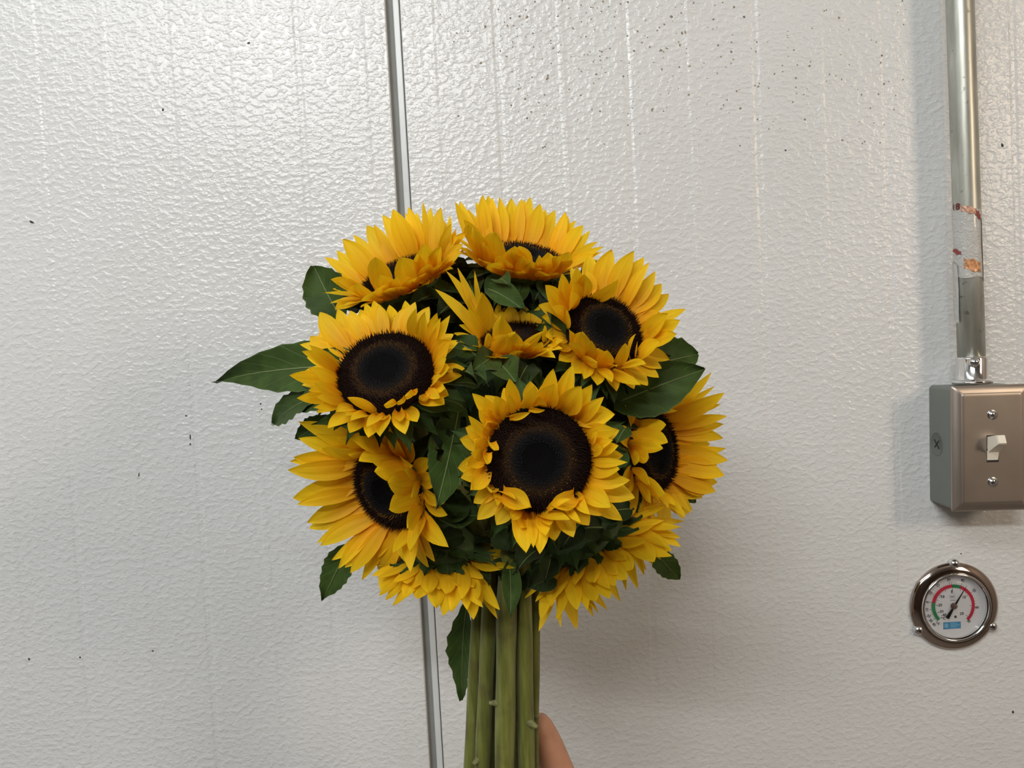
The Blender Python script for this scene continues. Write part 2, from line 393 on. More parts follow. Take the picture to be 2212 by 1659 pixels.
# ------------------------------------------------------------------ sunflowers
REG = {'1': (640, 400, 4.424), '2': (1100, 400, 4.424), '3': (580, 700, 4.424), '4': (960, 750, 4.424), '5': (580, 1000, 4.424),
       '6': (1100, 1000, 4.424), 'H': (1320, 780, 7.373), 'F': (930, 570, 7.373), 'S': (900, 1280, 4.378)}
WPROF = [(0, .40), (.12, .66), (.3, .95), (.45, 1.0), (.62, .93), (.78, .70), (.9, .38), (.97, .15), (1, .02)]
def wprof(v):
    for (a, x), (b, y) in zip(WPROF, WPROF[1:]):
        if v <= b: return x + (y - x) * (v - a) / (b - a)
    return 0.02
VS = [0, .08, .2, .34, .48, .62, .75, .86, .94, 1.0]
US = [-1, -.6, -.25, 0, .25, .6, 1]
def petal_mesh(B, T, f, width, arch, cup, bend, rnd, twist=0.0, wb=0.45):
    d = T - B; L = d.length; d = d / L
    s = d.cross(f)
    if s.length < 1e-5: s = d.cross(Vector((0.3, 0.5, 0.8)))
    s.normalize(); f = s.cross(d).normalized()
    vs, uv = [], []
    ph = rnd.uniform(0, 6)
    for v in VS:
        c = B + d * (L * v) + f * (arch * L * 4 * v * (1 - v)) + s * (bend * L * 4 * v * (1 - v))
        w = max(wprof(v), wb * (1 - v / 0.4)) * width * 0.5
        a = twist * v
        s2 = s * math.cos(a) + f * math.sin(a); f2 = f * math.cos(a) - s * math.sin(a)
        for u in US:
            z = cup * width * (u * u - 0.3) * (0.35 + 0.65 * (1 - v)) + 0.035 * width * math.cos(u * 7.5) * math.sin(PI * v)
            z += 0.03 * width * math.sin(ph + 5 * v + 2 * u) * abs(u)
            vs.append(c + s2 * (w * u) + f2 * z); uv.append((0.5 + 0.5 * u, v))
    return vs, grid_faces(len(VS), len(US)), uv

def leaf_mesh(B, T, f, width, fold, curl, serr, rnd, nv=15, nu=9, wave=0.06, holes=(), shape=0.8, tail=0.0):
    d = T - B; L = d.length; d = d / L
    s = d.cross(f).normalized(); f = s.cross(d).normalized()
    vs, uv = [], []
    ph = rnd.uniform(0, 6)
    for i in range(nv):
        v = i / (nv - 1)
        c = B + d * (L * v) + f * (curl * L * 4 * v * (1 - v))
        w = max(0.02, math.sin(PI * min(1, max(0.0, 0.04 + 0.96 * v)) ** shape)) ** 0.85 * width * 0.5
        if tail and v > 1 - tail: w *= 0.35 + 0.65 * ((1 - v) / tail)
        for j in range(nu):
            u = -1 + 2 * j / (nu - 1)
            ww = w
            if abs(u) > 0.99 and serr: ww *= 1 + serr * (1 if i % 2 else -0.6)
            z = fold * width * abs(u) ** 1.3 + wave * width * math.sin(ph + 9 * v + (2 if u > 0 else 0)) * u * u
            vs.append(c + s * (ww * u) + d * (-0.012 * L * abs(u) * (1 if serr else 0)) + f * z); uv.append((0.5 + 0.5 * u, v))
    fs = []
    for i in range(nv - 1):
        for j in range(nu - 1):
            uc, vc = -1 + 2 * (j + .5) / (nu - 1), (i + .5) / (nv - 1)
            if any(((uc - a) / ru) ** 2 + ((vc - b) / rv) ** 2 < 1 for a, b, ru, rv in holes): continue
            q = i * nu + j; fs.append((q, q + 1, q + nu + 1, q + nu))
    mid = [B + d * (L * i / 8) + f * (curl * L * 4 * (i / 8) * (1 - i / 8)) for i in range(9)]
    return vs, fs, uv, mid, f

# data: flower key -> (center px, h, normal, R mm, L mm, cup deg, petals "region; tipx,tipy>basex,basey,width[,flag]")
FL = {}
FL['A'] = dict(c=(868, 599), h=.205, n=(-.28, -.42, .86), R=26, L=36, cup=35, mat=0, pet="""
1;275,690>560,930,110b 390,625>720,950,140b 445,515>740,880,190b 545,475>760,770,110b 680,385>950,780,175b 740,375>880,650,110b 825,285>1050,720,155b 925,230>1110,700,205b 1040,260>1130,620,90b
1075,210>1200,620,135b 1150,265>1230,580,130b 1210,160>1250,560,70b 1285,215>1330,650,130b 1385,215>1370,640,155b 1470,290>1420,650,80b 1480,370>1430,680,160b 1620,450>1490,690,120b 1400,330>1400,640,150b
755,690>830,1000,175f 1000,690>1060,980,195f 1210,565>1290,900,180f 1150,660>1200,880,95f 795,860>960,1080,160f 960,870>1090,1040,180f 1190,870>1200,1020,130f 1230,770>1320,940,130f 1370,590>1370,900,150f 1440,690>1420,870,150f 1585,640>1450,830,130f
335,850>600,970,115 330,900>480,1060,130 400,920>600,1050,115 480,1010>610,1120,135 370,1190>600,1090,125 625,1100>800,980,140f 790,980>950,1130,195f 1100,900>1150,1060,150f 860,1000>980,1130,150f 1560,480>1440,700,120 1600,560>1450,760,130 1530,420>1430,690,120 590,940>700,1100,150f 1340,780>1380,960,140f""")
FL['B'] = dict(c=(1128, 563), h=.20, n=(.17, -.42, .89), R=26, L=36, cup=40, mat=0, pet="""
1;1520,160>1640,500,105b 1560,155>1700,520,115b 1640,230>1750,600,115b 1715,165>1760,520,95b 1780,95>1830,560,145b 1830,100>1910,540,135b 1870,120>1940,560,110b 1940,115>1960,540,115b 2055,130>2030,570,155b 2150,135>2120,590,125b
2;140,135>90,600,125b 200,115>100,600,135b 295,180>170,640,155b 345,235>260,650,115b 435,240>300,680,135b 540,255>400,660,125b 560,300>420,690,145b 635,340>470,660,95b 705,390>560,660,145b 770,435>640,670,115b 850,540>690,670,95b 900,590>640,790,115 880,640>700,780,95 810,670>600,830,110
1;1640,380>1770,740,175f 1690,390>1800,760,140f 1895,450>1870,800,195f 2080,590>2060,870,190f 1870,745>1990,900,150f 1960,680>1960,880,150f 1800,560>1830,800,150f 1600,330>1720,640,130 1620,480>1760,720,140 1590,600>1760,780,130
2;90,585>150,820,140f 130,680>150,910,120f 200,730>230,910,130f 285,670>280,870,80f 380,650>360,890,140f 450,680>400,880,120f 570,640>450,890,140f 600,720>490,890,120f 380,860>210,970,95f 20,640>60,880,150f 330,740>320,900,120f""")
FL['C'] = dict(c=(1304, 716), h=.255, n=(.30, -.80, .42), R=22.5, L=30, cup=30, mat=0, pet="""
2;1040,900>760,1090,140 1160,885>930,1090,175 980,615>880,930,195 1190,630>1050,900,175 1285,690>1170,980,155 1335,740>1260,980,105 1210,780>1100,1020,130 1395,825>1230,1080,135 1455,945>1200,1160,155 1465,1045>1250,1190,130 1525,1045>1340,1260,135
1685,1185>1480,1320,115 1630,1290>1300,1500,200 1600,1420>1400,1540,160 1515,1225>1320,1440,180 1450,1490>1220,1630,170 1350,1200>1210,1380,150 1370,1310>1270,1420,150 1210,1420>1150,1650,80 1225,1495>1180,1650,70 1110,1515>1020,1690,120
345,955>440,1180,175 640,775>600,1080,155 505,845>560,1110,135 620,920>590,1150,155 770,660>750,930,155 715,850>700,1080,180 905,680>870,930,145 410,1160>490,1270,120 600,1010>580,1210,140 550,1190>540,1340,120
570,1380>570,1570,100 690,1405>690,1620,205 600,1500>650,1700,160 780,1490>780,1650,120 860,1565>850,1740,165
4;1565,35>1480,250,160 1930,165>1680,240,115 1875,365>1590,290,120 1640,185>1560,270,95 1600,335>1460,260,115 1460,150>1350,60,140""")
FL['D'] = dict(c=(832, 804), h=.285, n=(-.07, -.80, .60), R=25.2, L=30, cup=32, mat=0, pet="""
1;225,1215>470,1530,190 400,1185>540,1490,150 440,1300>570,1510,140 520,1200>600,1470,140 620,1190>680,1450,120 660,1130>760,1440,110 740,1105>830,1430,115 690,1240>680,1460,110 700,1310>740,1450,90 890,1145>920,1420,115 1040,1105>1060,1420,115 1145,1180>1120,1450,100 1230,1210>1180,1480,115 1345,1220>1220,1500,115 1380,1270>1260,1530,130 1470,1245>1420,1480,120 820,1170>870,1430,110 970,1230>1000,1430,110 930,1250>960,1430,100 1540,1480>1430,1480,85 1475,1480>1350,1640,155
35,1522>330,1570,115 130,1450>480,1640,150 215,1415>440,1590,130
3;480,90>730,300,140 400,130>690,360,145 390,200>640,440,120 320,260>620,440,140 200,490>560,480,140 380,420>660,570,160 440,560>750,690,180 270,710>480,690,130 455,700>750,730,120 380,640>520,670,110 430,800>740,780,80
640,840>840,780,120 730,880>880,820,95 780,930>950,840,120 935,990>1050,850,110 755,705>1040,850,95s 1075,915>1120,800,100c 1110,775>1230,810,90c 1250,935>1240,800,115c 1235,750>1330,790,85c 1310,690>1400,720,90c 1420,630>1400,720,80c 1490,740>1490,620,125c 1640,710>1540,640,100 1690,610>1540,590,120 1650,490>1560,540,110 1730,405>1570,460,130 1700,330>1590,420,140 1745,140>1600,380,160""")
FL['E'] = dict(c=(1164, 992), h=.325, n=(.0, -.99, .10), R=25, L=24, cup=30, mat=0, pet="""
4;620,300>700,590,130 860,365>750,590,140 490,465>590,680,160 265,440>400,650,150 610,450>600,600,125 325,610>520,720,160 230,655>350,840,100 410,705>450,850,170c 820,620>610,650,75s 960,600>800,600,60s
1040,205>1020,540,150 1225,170>1130,430,160 1050,350>960,590,210 910,460>900,590,130 1310,370>1130,620,220 1410,355>1260,610,160 1525,475>1420,600,130 1630,640>1240,690,205 1640,790>1340,830,170 1470,800>1380,910,110 1610,890>1430,940,120 1665,940>1390,960,140 1520,950>1390,1010,120 1750,1100>1400,1090,90 1675,1170>1400,1190,150 1775,1270>1390,1260,150 1820,1440>1380,1310,210 1590,1530>1300,1370,190 1700,1655>1520,1500,160 1390,1600>1330,1470,115 1340,1430>1260,1520,140c 1010,1520>1220,1390,180c 1215,1450>970,1550,75s
830,1530>610,1340,200c 680,1460>600,1300,110 450,1390>520,1270,140c 250,1365>380,1140,180c 500,1515>540,1300,85 570,1530>720,1490,140c 205,1130>420,1040,140c 250,1010>440,1030,115 285,880>430,990,150c 480,985>410,880,120c 410,1120>430,1000,100c 640,1650>720,1520,110
6;580,545>290,490,140 685,570>560,450,75 160,860>60,540,180 230,810>190,540,100 290,870>280,520,160 390,600>330,540,125 110,630>180,480,150c 350,700>300,540,130""")
FL['F'] = dict(c=(1112, 736), h=.245, n=(-.05, -.42, .91), R=18.5, L=30, cup=45, mat=0, pet="""
F;240,105>640,850,160 430,65>640,800,150 700,110>660,700,110 70,400>700,1050,180 810,450>840,1200,330 595,685>830,1210,210 730,480>720,800,160
1115,590>940,760,100b 1190,690>980,800,130b 1110,745>950,850,120b 1230,730>1000,820,110b 1330,790>1020,920,150b 1350,850>1080,940,140b 1400,960>1250,1010,100b 1480,1130>1300,1060,70b
1125,830>1150,1330,270f 955,1130>900,1340,140f 1230,1130>1030,1390,270f 1350,1100>1230,1460,280f 1430,940>1560,1170,125b 1590,770>1640,1050,105b 1690,880>1690,1150,95b 1820,980>1830,1300,115 1790,1080>1340,1460,135f 1760,1250>1500,1540,210f 1860,1400>1620,1560,190f 2110,1220>1820,1420,180f 1985,1140>1870,1300,95 2110,1350>1830,1560,115f 1990,1500>1700,1580,150f 1500,1280>1400,1530,220f""")
FL['G'] = dict(c=(838, 1056), h=.265, n=(-.55, -.78, -.22), R=23.5, L=37, cup=25, mat=0, pet="""
3;285,930>800,1030,200 290,1090>620,1200,155 240,1270>810,1290,215 205,1310>740,1360,150 185,1395>820,1370,185 510,1190>850,1200,160
5;235,335>830,180,240 275,395>760,330,135 370,570>880,350,175 390,625>900,430,165 460,770>960,490,100 500,790>1010,530,175 605,930>960,640,110 670,1010>960,680,125 730,1000>1100,610,195 780,1050>1080,660,155 895,1120>1090,750,120 980,970>1120,700,120 1050,1020>1260,630,185 1190,860>1320,650,150 1225,1060>1270,750,80 1360,1045>1380,720,155 1360,850>1480,560,205 1335,625>1510,440,190 1720,805>1520,560,175 1155,435>1510,330,205 1370,330>1460,180,90 1145,190>1500,120,225 1020,85>1430,-30,205
3;870,1310>1190,1150,225 760,1240>1000,1150,110 600,1190>980,1140,160 980,1300>1330,1210,160 1160,980>1390,1200,125 790,1090>1280,1160,160 1380,1350>1240,1250,140 1300,1400>1520,1370,130 650,1080>1000,1100,170 450,1050>850,1100,150""")
FL['H'] = dict(c=(1412, 975), h=.215, n=(.76, -.63, .08), R=25, L=38, cup=25, mat=0, pet="""
H;1600,180>1330,520,175 1650,400>1280,560,115 1800,505>1180,700,265 1750,690>1160,840,160 1740,850>1200,900,140 1845,875>1200,960,180 1785,1005>1000,1110,210 1780,1230>1100,1130,225 1570,1330>960,1160,285 1830,1390>1100,1390,170 1855,1580>940,1400,265 1690,1650>900,1550,210
895,1300>270,1130,255 825,1390>290,1310,235 600,1520>200,1400,245 870,1020>380,1010,260 1060,790>650,860,205 1180,980>720,950,185 1110,1010>680,1020,155 1390,1000>980,880,235 1330,700>980,790,185 1180,750>900,770,125 440,1600>190,1430,205
6;1355,380>1170,210,135 1345,210>1200,60,120 1490,300>1280,110,165 1515,435>1310,330,130 1740,450>1420,200,205 1590,410>1390,240,130 1685,525>1400,400,130 1845,330>1560,220,130 1755,260>1400,110,195 1920,240>1450,30,250 1970,270>1600,130,150 1985,185>1500,60,180 2055,120>1500,10,185 1440,380>1250,250,130""")
FL['I'] = dict(c=(952, 1196), h=.235, n=(-.06, .16, -.98), R=23, L=36, cup=15, mat=1, pet="""
5;1055,1270>1270,1080,120 1090,1240>1180,960,205 1115,1310>1300,1120,120 1185,1360>1320,1140,110 1300,1290>1390,1020,180 1420,1295>1490,950,205 1600,1385>1640,960,195 1670,1460>1740,1050,180 1745,1425>1810,1060,160 1960,1495>1930,1120,195 2050,1380>1800,1030,110 2040,1350>2030,1060,120 2000,1300>1900,1060,120 2210,1400>2070,1060,150 2190,1490>2090,1200,120 1530,1240>1560,960,190 1700,1250>1700,960,170 1330,1150>1330,960,170 1850,1300>1860,1050,150 1900,1400>1900,1080,150""")
FL['J'] = dict(c=(1272, 1170), h=.232, n=(.50, .18, -.85), R=25.5, L=37, cup=15, mat=1, pet="""
6;300,1500>400,1240,155f 280,1610>420,1360,125f 400,1370>460,1060,150f 440,1500>500,1260,110 490,1570>480,1360,70 650,1405>560,1040,180f 745,1405>620,1050,140f 825,1320>680,960,180f 970,1295>730,960,180f 960,1200>790,900,140f 1015,1170>880,880,140f 1125,1105>870,810,180f 1175,1015>900,740,180f 1230,1200>1100,950,155b 1390,935>1050,670,245f 1550,835>1120,580,235f 1500,800>1200,680,120 1640,800>1380,560,180 1640,720>1430,570,140 1640,610>1400,560,100 1670,553>1230,520,115 1555,890>1310,760,160 1445,920>1280,790,130b 1370,970>1170,830,180b 1310,1020>1180,880,130b 640,1585>620,1200,250b 800,1470>750,1230,140b 850,1430>800,1250,110b 940,1410>880,1220,160b 1060,1325>960,1090,150b 1120,1225>1020,1040,130b 1290,1070>1150,900,130b""")
SLOTS = dict(  # stem run: px x at y=1290, px x at y=1720, h, radius mm
    E=(1095, 1089, .238, 5.9), D=(1058, 1039, .228, 4.6), G=(1034, 1012, .219, 4.0), J=(1131, 1139, .231, 4.9), H=(1155, 1150, .218, 3.6),
    A=(1042, 1034, .205, 4.6), F=(1074, 1064, .209, 4.6), B=(1112, 1112, .207, 4.8), C=(1141, 1142, .203, 4.2), I=(1088, 1090, .196, 4.6))
LAB = dict(
    A='sunflower tilted upward beside the upright rounded leaf, its disc nearly hidden by front petals',
    B='topmost sunflower of the bunch, an upright fan of petals over a thin strip of disc',
    C='sunflower with a dark disc turned upward, just above the broad flat veined leaf',
    D='sunflower with a tilted oval dark disc beside the long pointed leaf',
    E='sunflower facing straight out with a big round black disc and short curled petals',
    F='small half-open sunflower in the middle of the bunch, petals curling over its brown disc',
    G='sunflower below the oval-disc one, long petals and more petals folded across its disc',
    H='sideways sunflower nearest the switch box, only a sliver of dark disc showing',
    I='nodding sunflower hanging beside the stems on the panel seam side, petals pointing down',
    J='nodding sunflower showing its green back, lemon petals fanned out under the round-disc sunflower')
ROOT, CEN, NRM = {}, {}, {}

def make_flower(key):
    D = FL[key]; rnd = random.Random(ord(key))
    c = at(*D['c'], D['h']); n = Vector(D['n']).normalized(); R = D['R'] / 1000; L0 = D['L'] / 1000
    u, v, n = frame(n)
    root = empty('sunflower', c); tag(root, LAB[key], 'sunflower', 'cut sunflowers in the hand-held bunch')
    ROOT[key], CEN[key], NRM[key] = root, c, n
    mat = (MPET, MPET2)[D['mat']]
    rim = []
    for k in range(120):
        a = 2 * PI * k / 120; rd = u * math.cos(a) + v * math.sin(a)
        P = c + rd * R; rim.append((rd, P, proj(P), (P - c).dot(fwd)))
    cupa = math.radians(D['cup']); fk = n.dot(-fwd) < 0
    lines = D['pet'].split('\n'); jobs = []; reg = None
    for tok in D['pet'].split():
        if ';' in tok: reg, tok = tok.split(';')
        ox, oy, s = REG[reg]
        t, b = tok.split('>'); flag = ''
        if b[-1].isalpha(): flag, b = b[-1], b[:-1]
        tx, ty = map(float, t.split(',')); bx, by, w = map(float, b.split(','))
        jobs.append((ox + tx / s, oy + ty / s, ox + bx / s, oy + by / s, w / s, flag))
    used = []
    for idx, (tx, ty, bx, by, wpx, flag) in enumerate(jobs):
        best = None
        for k, (rd, P, pp, dz) in enumerate(rim):
            if flag == 'f' and dz > 0.0: continue
            if flag == 'b' and dz < 0.0: continue
            dd = (pp[0] - bx) ** 2 + (pp[1] - by) ** 2
            if best is None or dd < best[0]: best = (dd, rd, P, k)
        _, rd, P, k = best; used.append(k)
        lift = rnd.uniform(-0.0016, 0.0012)
        # keep the base near the asked pixel when the rim is hidden: slide along the axis / under the disc edge
        B = P + rd * 0.0004 + n * (lift - 0.0015)
        pc = proj(P); cc0 = D['c']
        if flag in ('c', 's') and math.hypot(tx - cc0[0], ty - cc0[1]) < math.hypot(pc[0] - cc0[0], pc[1] - cc0[1]): B = P - rd * 0.0005 + n * 0.0052
        d = ray(tx, ty); L = L0 * rnd.uniform(0.94, 1.06)
        hmax = 0.42 if flag in ('c', 's') else 0.72
        e = (rd * math.cos(cupa) + n * math.sin(cupa)).normalized()
        t0 = (B - CAM).dot(d); q = (CAM + d * t0 - B).length
        if q < L:
            h = min(math.sqrt(L * L - q * q), hmax * L)
            c1, c2 = CAM + d * (t0 - h), CAM + d * (t0 + h)
            T = c1 if (c1 - B).dot(e) > (c2 - B).dot(e) else c2
        else: T = CAM + d * t0
        T = CAM + d * min((T - CAM).dot(d), 0.69)
        dirv = (T - B).normalized()
        depth = (0.5 * (B + T) - CAM).dot(fwd); width = wpx / FPX * depth * (1.32 if flag == 'f' and key in 'ABF' else 0.92 if D['mat'] else 1.08)
        se = dirv.dot(n); ce = dirv.dot(rd)
        f = (n * max(ce, 0.05) - rd * se)
        if f.length < 0.05: f = n.copy()
        f.normalize()
        view = (CAM - B).normalized(); sg = 1 if f.dot(view) >= -0.02 else -1
        f = (f + view * ((2.5 if flag in ('c', 's') else 1.3) * sg)).normalized()
        arch = rnd.uniform(-0.02, 0.10); cup = rnd.uniform(0.05, 0.16)
        if flag == 'c': cup = 0.42; arch = -0.06
        if flag == 's': cup = 0.30
        wb = 0.8 if dirv.dot(rd) < 0.35 else 0.55
        vs, fs, uv = petal_mesh(B, T, f, width, arch, cup, rnd.uniform(-0.05, 0.05), rnd, rnd.uniform(-0.25, 0.25), wb)
        obj('petal', vs, fs, mat, root, uvs=uv)
    # second row behind, filling the gaps
    nf = 26
    for k in range(nf):
        a = 2 * PI * (k + rnd.uniform(-.3, .3)) / nf; rd = u * math.cos(a) + v * math.sin(a)
        B = c + rd * (R * 0.97) - n * 0.003
        ca = cupa - math.radians(rnd.uniform(2, 16)); L = L0 * rnd.uniform(0.55, 0.72)
        T = B + (rd * math.cos(ca) + n * math.sin(ca)) * L
        f = n * math.cos(ca) - rd * math.sin(ca)
        vs, fs, uv = petal_mesh(B, T, f, 0.0095 * rnd.uniform(0.8, 1.1), rnd.uniform(0, .1), 0.1, 0, rnd)
        obj('petal', vs, fs, mat, root, uvs=uv)
    # disc: dome + florets
    def dome(r):
        x = r / R; return 0.0042 * (1 - x ** 4) - 0.0016 * max(0, 1 - x / 0.45) ** 1.2 + 0.0005
    prof = [(R * x, dome(R * x)) for x in (0.001, .15, .3, .45, .6, .75, .88, 1.0)] + [(R * 1.0, -0.003)]
    vs, fs = lathe(prof, c, n, 40)
    young = key == 'F'
    def tint(x):
        if young: return (0.030, 0.012, 0.006)
        if x < .33: return (0.0016, 0.0016, 0.0018)
        if x < .58: return (0.007, 0.007, 0.0078)
        if x < .68: return (0.026, 0.014, 0.006)
        return (0.012, 0.0055, 0.004)
    cols = [tint(r / R) for r, _ in prof for k in range(40)]
    disc = obj('disc', vs, fs, MDISC, root, cols=cols)
    vs, fs, cols = [], [], []
    nfl = 1150
    for i in range(nfl):
        r = R * 1.0 * math.sqrt((i + .5) / nfl); a = i * 2.399963; x = r / R
        rd = u * math.cos(a) + v * math.sin(a); tg = n.cross(rd)
        P = c + rd * r + n * (dome(r) - 0.0004)
        if x < .33: ln, w, lean = .0008, .00042, 0
        elif x < .58: ln, w, lean = .0024 + .0006 * rnd.random(), .00030, -.25
        elif x < .70: ln, w, lean = .0019, .00042, .1
        else: ln, w, lean = .0029 + .0015 * rnd.random(), .00042, .45
        ax = (n + rd * (lean + rnd.uniform(-.25, .25)) + tg * rnd.uniform(-.3, .3)).normalized()
        b0 = len(vs)
        vs += [P + rd * w, P + tg * w, P - rd * w, P - tg * w, P + ax * ln]
        fs += [(b0, b0 + 1, b0 + 4), (b0 + 1, b0 + 2, b0 + 4), (b0 + 2, b0 + 3, b0 + 4), (b0 + 3, b0, b0 + 4)]
        cl = tint(x); tp = cl
        if not young and .57 < x < .70 and rnd.random() < .55: tp = (0.26, 0.13, 0.018)
        elif x >= .70: tp = (0.022, 0.010, 0.006)
        elif .33 <= x < .58: tp = (0.034, 0.0345, 0.037)
        cols += [cl] * 4 + [tp]
    fo = obj('florets', vs, fs, MDISC, disc, False, cols=cols); fo['kind'] = 'stuff'
    # receptacle and bracts
    vs, fs = lathe([(R * 0.99, -0.0005), (R * 1.02, -0.004), (R * 0.9, -0.010), (R * 0.6, -0.016), (R * 0.3, -0.020), (0.0052, -0.026)], c, n, 28)
    obj('receptacle', vs, fs, MRECEP, root)
    nb = 17
    for row in range(2):
        for k in range(nb):
            a = 2 * PI * (k + .5 * row + rnd.uniform(-.25, .25)) / nb; rd = u * math.cos(a) + v * math.sin(a)
            B = c + rd * (R * (0.93 - .18 * row)) - n * (0.005 + 0.006 * row)
            out = rnd.uniform(-.45, .25) - .25 * row
            L = rnd.uniform(.016, .024)
            if n.z > .8: out = rnd.uniform(-1.3, -.15)
            if D['mat']: out = rnd.uniform(0, .35); L = rnd.uniform(.011, .018)
            T = B + (rd + n * out + n.cross(rd) * rnd.uniform(-.25, .25)).normalized() * L
            vs, fs, uv, mid, f = leaf_mesh(B, T, n - rd * .2, rnd.uniform(.0085, .012), .14, rnd.uniform(-.1, .16), 0, rnd, 9, 5, .05, shape=.62, tail=.45)
            obj('bract', vs, fs, MBRACT, root, uvs=uv)
    # stem
    x1, x2, hs, rr = SLOTS[key]; rr /= 1000
    S0, S1 = at(x1, 1290, hs), at(x2, 1720, hs)
    sd = (S1 - S0).normalized(); S2 = S0 + sd * 0.30
    P0 = c - n * 0.020; P1 = c - n * 0.060
    pts = []
    up_h = max(0.03, min(0.10, 0.45 * (P1 - S0).length))
    P2 = S0 - sd * up_h
    for i in range(15):
        t = i / 15; b = [(1 - t) ** 3, 3 * t * (1 - t) ** 2, 3 * t * t * (1 - t), t ** 3]
        pts.append(P0 * b[0] + P1 * b[1] + P2 * b[2] + S0 * b[3])
    for i in range(19): pts.append(S0.lerp(S2, i / 18))
    rad = []
    for i in range(len(pts)):
        g = min(1, i / 15); rad.append((0.0052 * (1 - g) + rr * g) * (1 + 0.035 * math.sin(i * 1.7 + ord(key))))
    vs, fs = tube(pts, rad, 16)
    stem = obj('stem', vs, fs, MSTEM, root)
    return root, stem
STEMS = {}
for key in 'ABCDEFGHIJ':
    r_, STEMS[key] = make_flower(key)

# leaf scars on stems
def scar(key, px, py, h, dirv, ln, r):
    P = at(px, py, h); d = Vector(dirv).normalized()
    vs, fs = tube([P - d * ln * .6, P, P + d * ln * .55, P + d * ln], [r * 1.25, r, r * .72, r * .45], 8)
    obj('leaf_scar', vs, fs, MSCAR, STEMS[key])
scar('E', 1073, 1519, .2395, (-1, -.35, .25), .0048, .0022)
scar('J', 1147, 1563, .2345, (.9, -.5, -.35), .0045, .0024)
scar('D', 1034, 1640, .230, (-.8, -.6, -.4), .0045, .0024)
scar('H', 1157, 1548, .2205, (.7, -.7, .1), .0024, .0018)

# ------------------------------------------------------------------ leaves
def leaf(key, bx, by, hb, tx, ty, ht, wpx, fold=.1, curl=.05, rollv=(0, 0, 0), mat=None, serr=.07, holes=(), shape=.8, nv=15, rib=True, tail=.0, wave=.06):
    rnd = random.Random(int(bx * 7 + ty))
    B, T = at(bx, by, hb), at(tx, ty, ht)
    f = ((CAM - B).normalized() + Vector(rollv)).normalized()
    depth = (B - CAM).dot(fwd); w = wpx / FPX * depth
    vs, fs, uv, mid, f2 = leaf_mesh(B, T, f, w, fold, curl, serr, rnd, nv, 9 if not holes else 15, wave, holes, shape, tail)
    o = obj('leaf', vs, fs, mat or MLEAF, ROOT[key], uvs=uv)
    if rib:
        pr = [(.0008 - .0006 * i / 8) * min(1, wpx / 90) for i in range(9)]
        vs, fs = tube([m + f2 * .0001 for m in mid], pr, 6)
        obj('midrib', vs, fs, MRIB, o)
    return o
leaf('D', 745, 700, .20, 678, 574, .195, 104, .12, .06, (-.3, 0, 0), shape=1.15)
leaf('D', 745, 790, .20, 468, 828, .14, 112, .16, .10, (0, 0, .2), shape=.5, tail=.6, serr=.04)
leaf('D', 735, 838, .215, 594, 918, .17, 66, .18, .10, (0, 0, .4), shape=1.2, serr=.12)
leaf('D', 770, 830, .23, 630, 890, .19, 60, .12, .06, (0, 0, .3), shape=.9)
leaf('G', 715, 900, .19, 640, 948, .18, 52, .1, .05, shape=1.0)
leaf('D', 760, 895, .272, 672, 918, .285, 32, .12, -.05, (0, 0, .3), serr=0, shape=.6, tail=.4, rib=False)
leaf('D', 800, 910, .262, 748, 940, .288, 28, .12, -.05, (0, 0, .3), serr=0, shape=.6, tail=.4, rib=False)
HOLE = ((.30, .38, .2, .05), (-.5, .26, .22, .10), (.62, .52, .22, .05), (.45, .60, .12, .06), (-.85, .45, .3, .05))
leaf('E', 992, 868, .25, 941, 1103, .312, 92, .10, .05, (.15, 0, -.05), holes=HOLE, shape=1.15, nv=30, serr=.03)
leaf('E', 1012, 1098, .262, 938, 1122, .268, 84, .30, .16, (.15, 0, .65), serr=0, shape=.9)
leaf('G', 928, 1090, .276, 1042, 1112, .270, 92, .16, -.16, (0, 0, .9), serr=0, shape=.85)
leaf('C', 1325, 872, .238, 1524, 797, .245, 118, .07, .06, (.1, 0, .15), shape=.85, serr=.03)
leaf('C', 1372, 800, .222, 1507, 766, .205, 100, .12, .05, (.2, 0, .3), shape=1.2, serr=.12)
leaf('C', 1345, 845, .228, 1440, 770, .225, 70, .1, .05, (.2, 0, .3), mat=MLEAFD)
leaf('G', 755, 1180, .225, 697, 1297, .22, 66, .10, .05, (-.2, 0, 0), shape=.75, tail=.2)
leaf('J', 1400, 1180, .20, 1468, 1252, .195, 52, .08, .05, (.3, 0, -.2), shape=1.1)
leaf('H', 1470, 1050, .18, 1502, 1085, .17, 30, .08, .02, shape=1.0)
leaf('A', 1010, 1300, .195, 1000, 1512, .185, 62, .16, .05, (-.5, 0, 0), shape=1.0, serr=.12, wave=.12)
leaf('B', 1055, 625, .238, 1140, 678, .262, 52, .30, .10, (-.1, 0, .5), serr=0, shape=1.0)
leaf('B', 1078, 612, .235, 1104, 624, .255, 40, .2, .2, (0, 0, .5), serr=0, shape=1.0)
leaf('C', 1212, 790, .245, 1180, 672, .268, 62, .30, .10, (.5, 0, .1), serr=.02, shape=.9)
leaf('F', 1010, 640, .215, 1062, 640, .205, 60, .2, .1, (0, 0, .4), mat=MLEAFD)
leaf('D', 1030, 833, .275, 962, 832, .295, 40, .16, .1, (0, 0, .5), serr=0, shape=.9)
leaf('D', 1000, 880, .27, 935, 860, .285, 50, .12, .1, (0, 0, .5), serr=0, shape=.9, mat=MLEAF)
leaf('F', 1030, 770, .262, 985, 735, .255, 60, .2, .1, (0, 0, .3), serr=0, mat=MBRACT, shape=.9)
leaf('F', 1060, 775, .262, 1012, 808, .285, 62, .25, .15, (.2, 0, .2), serr=0, mat=MLEAF, shape=.9)
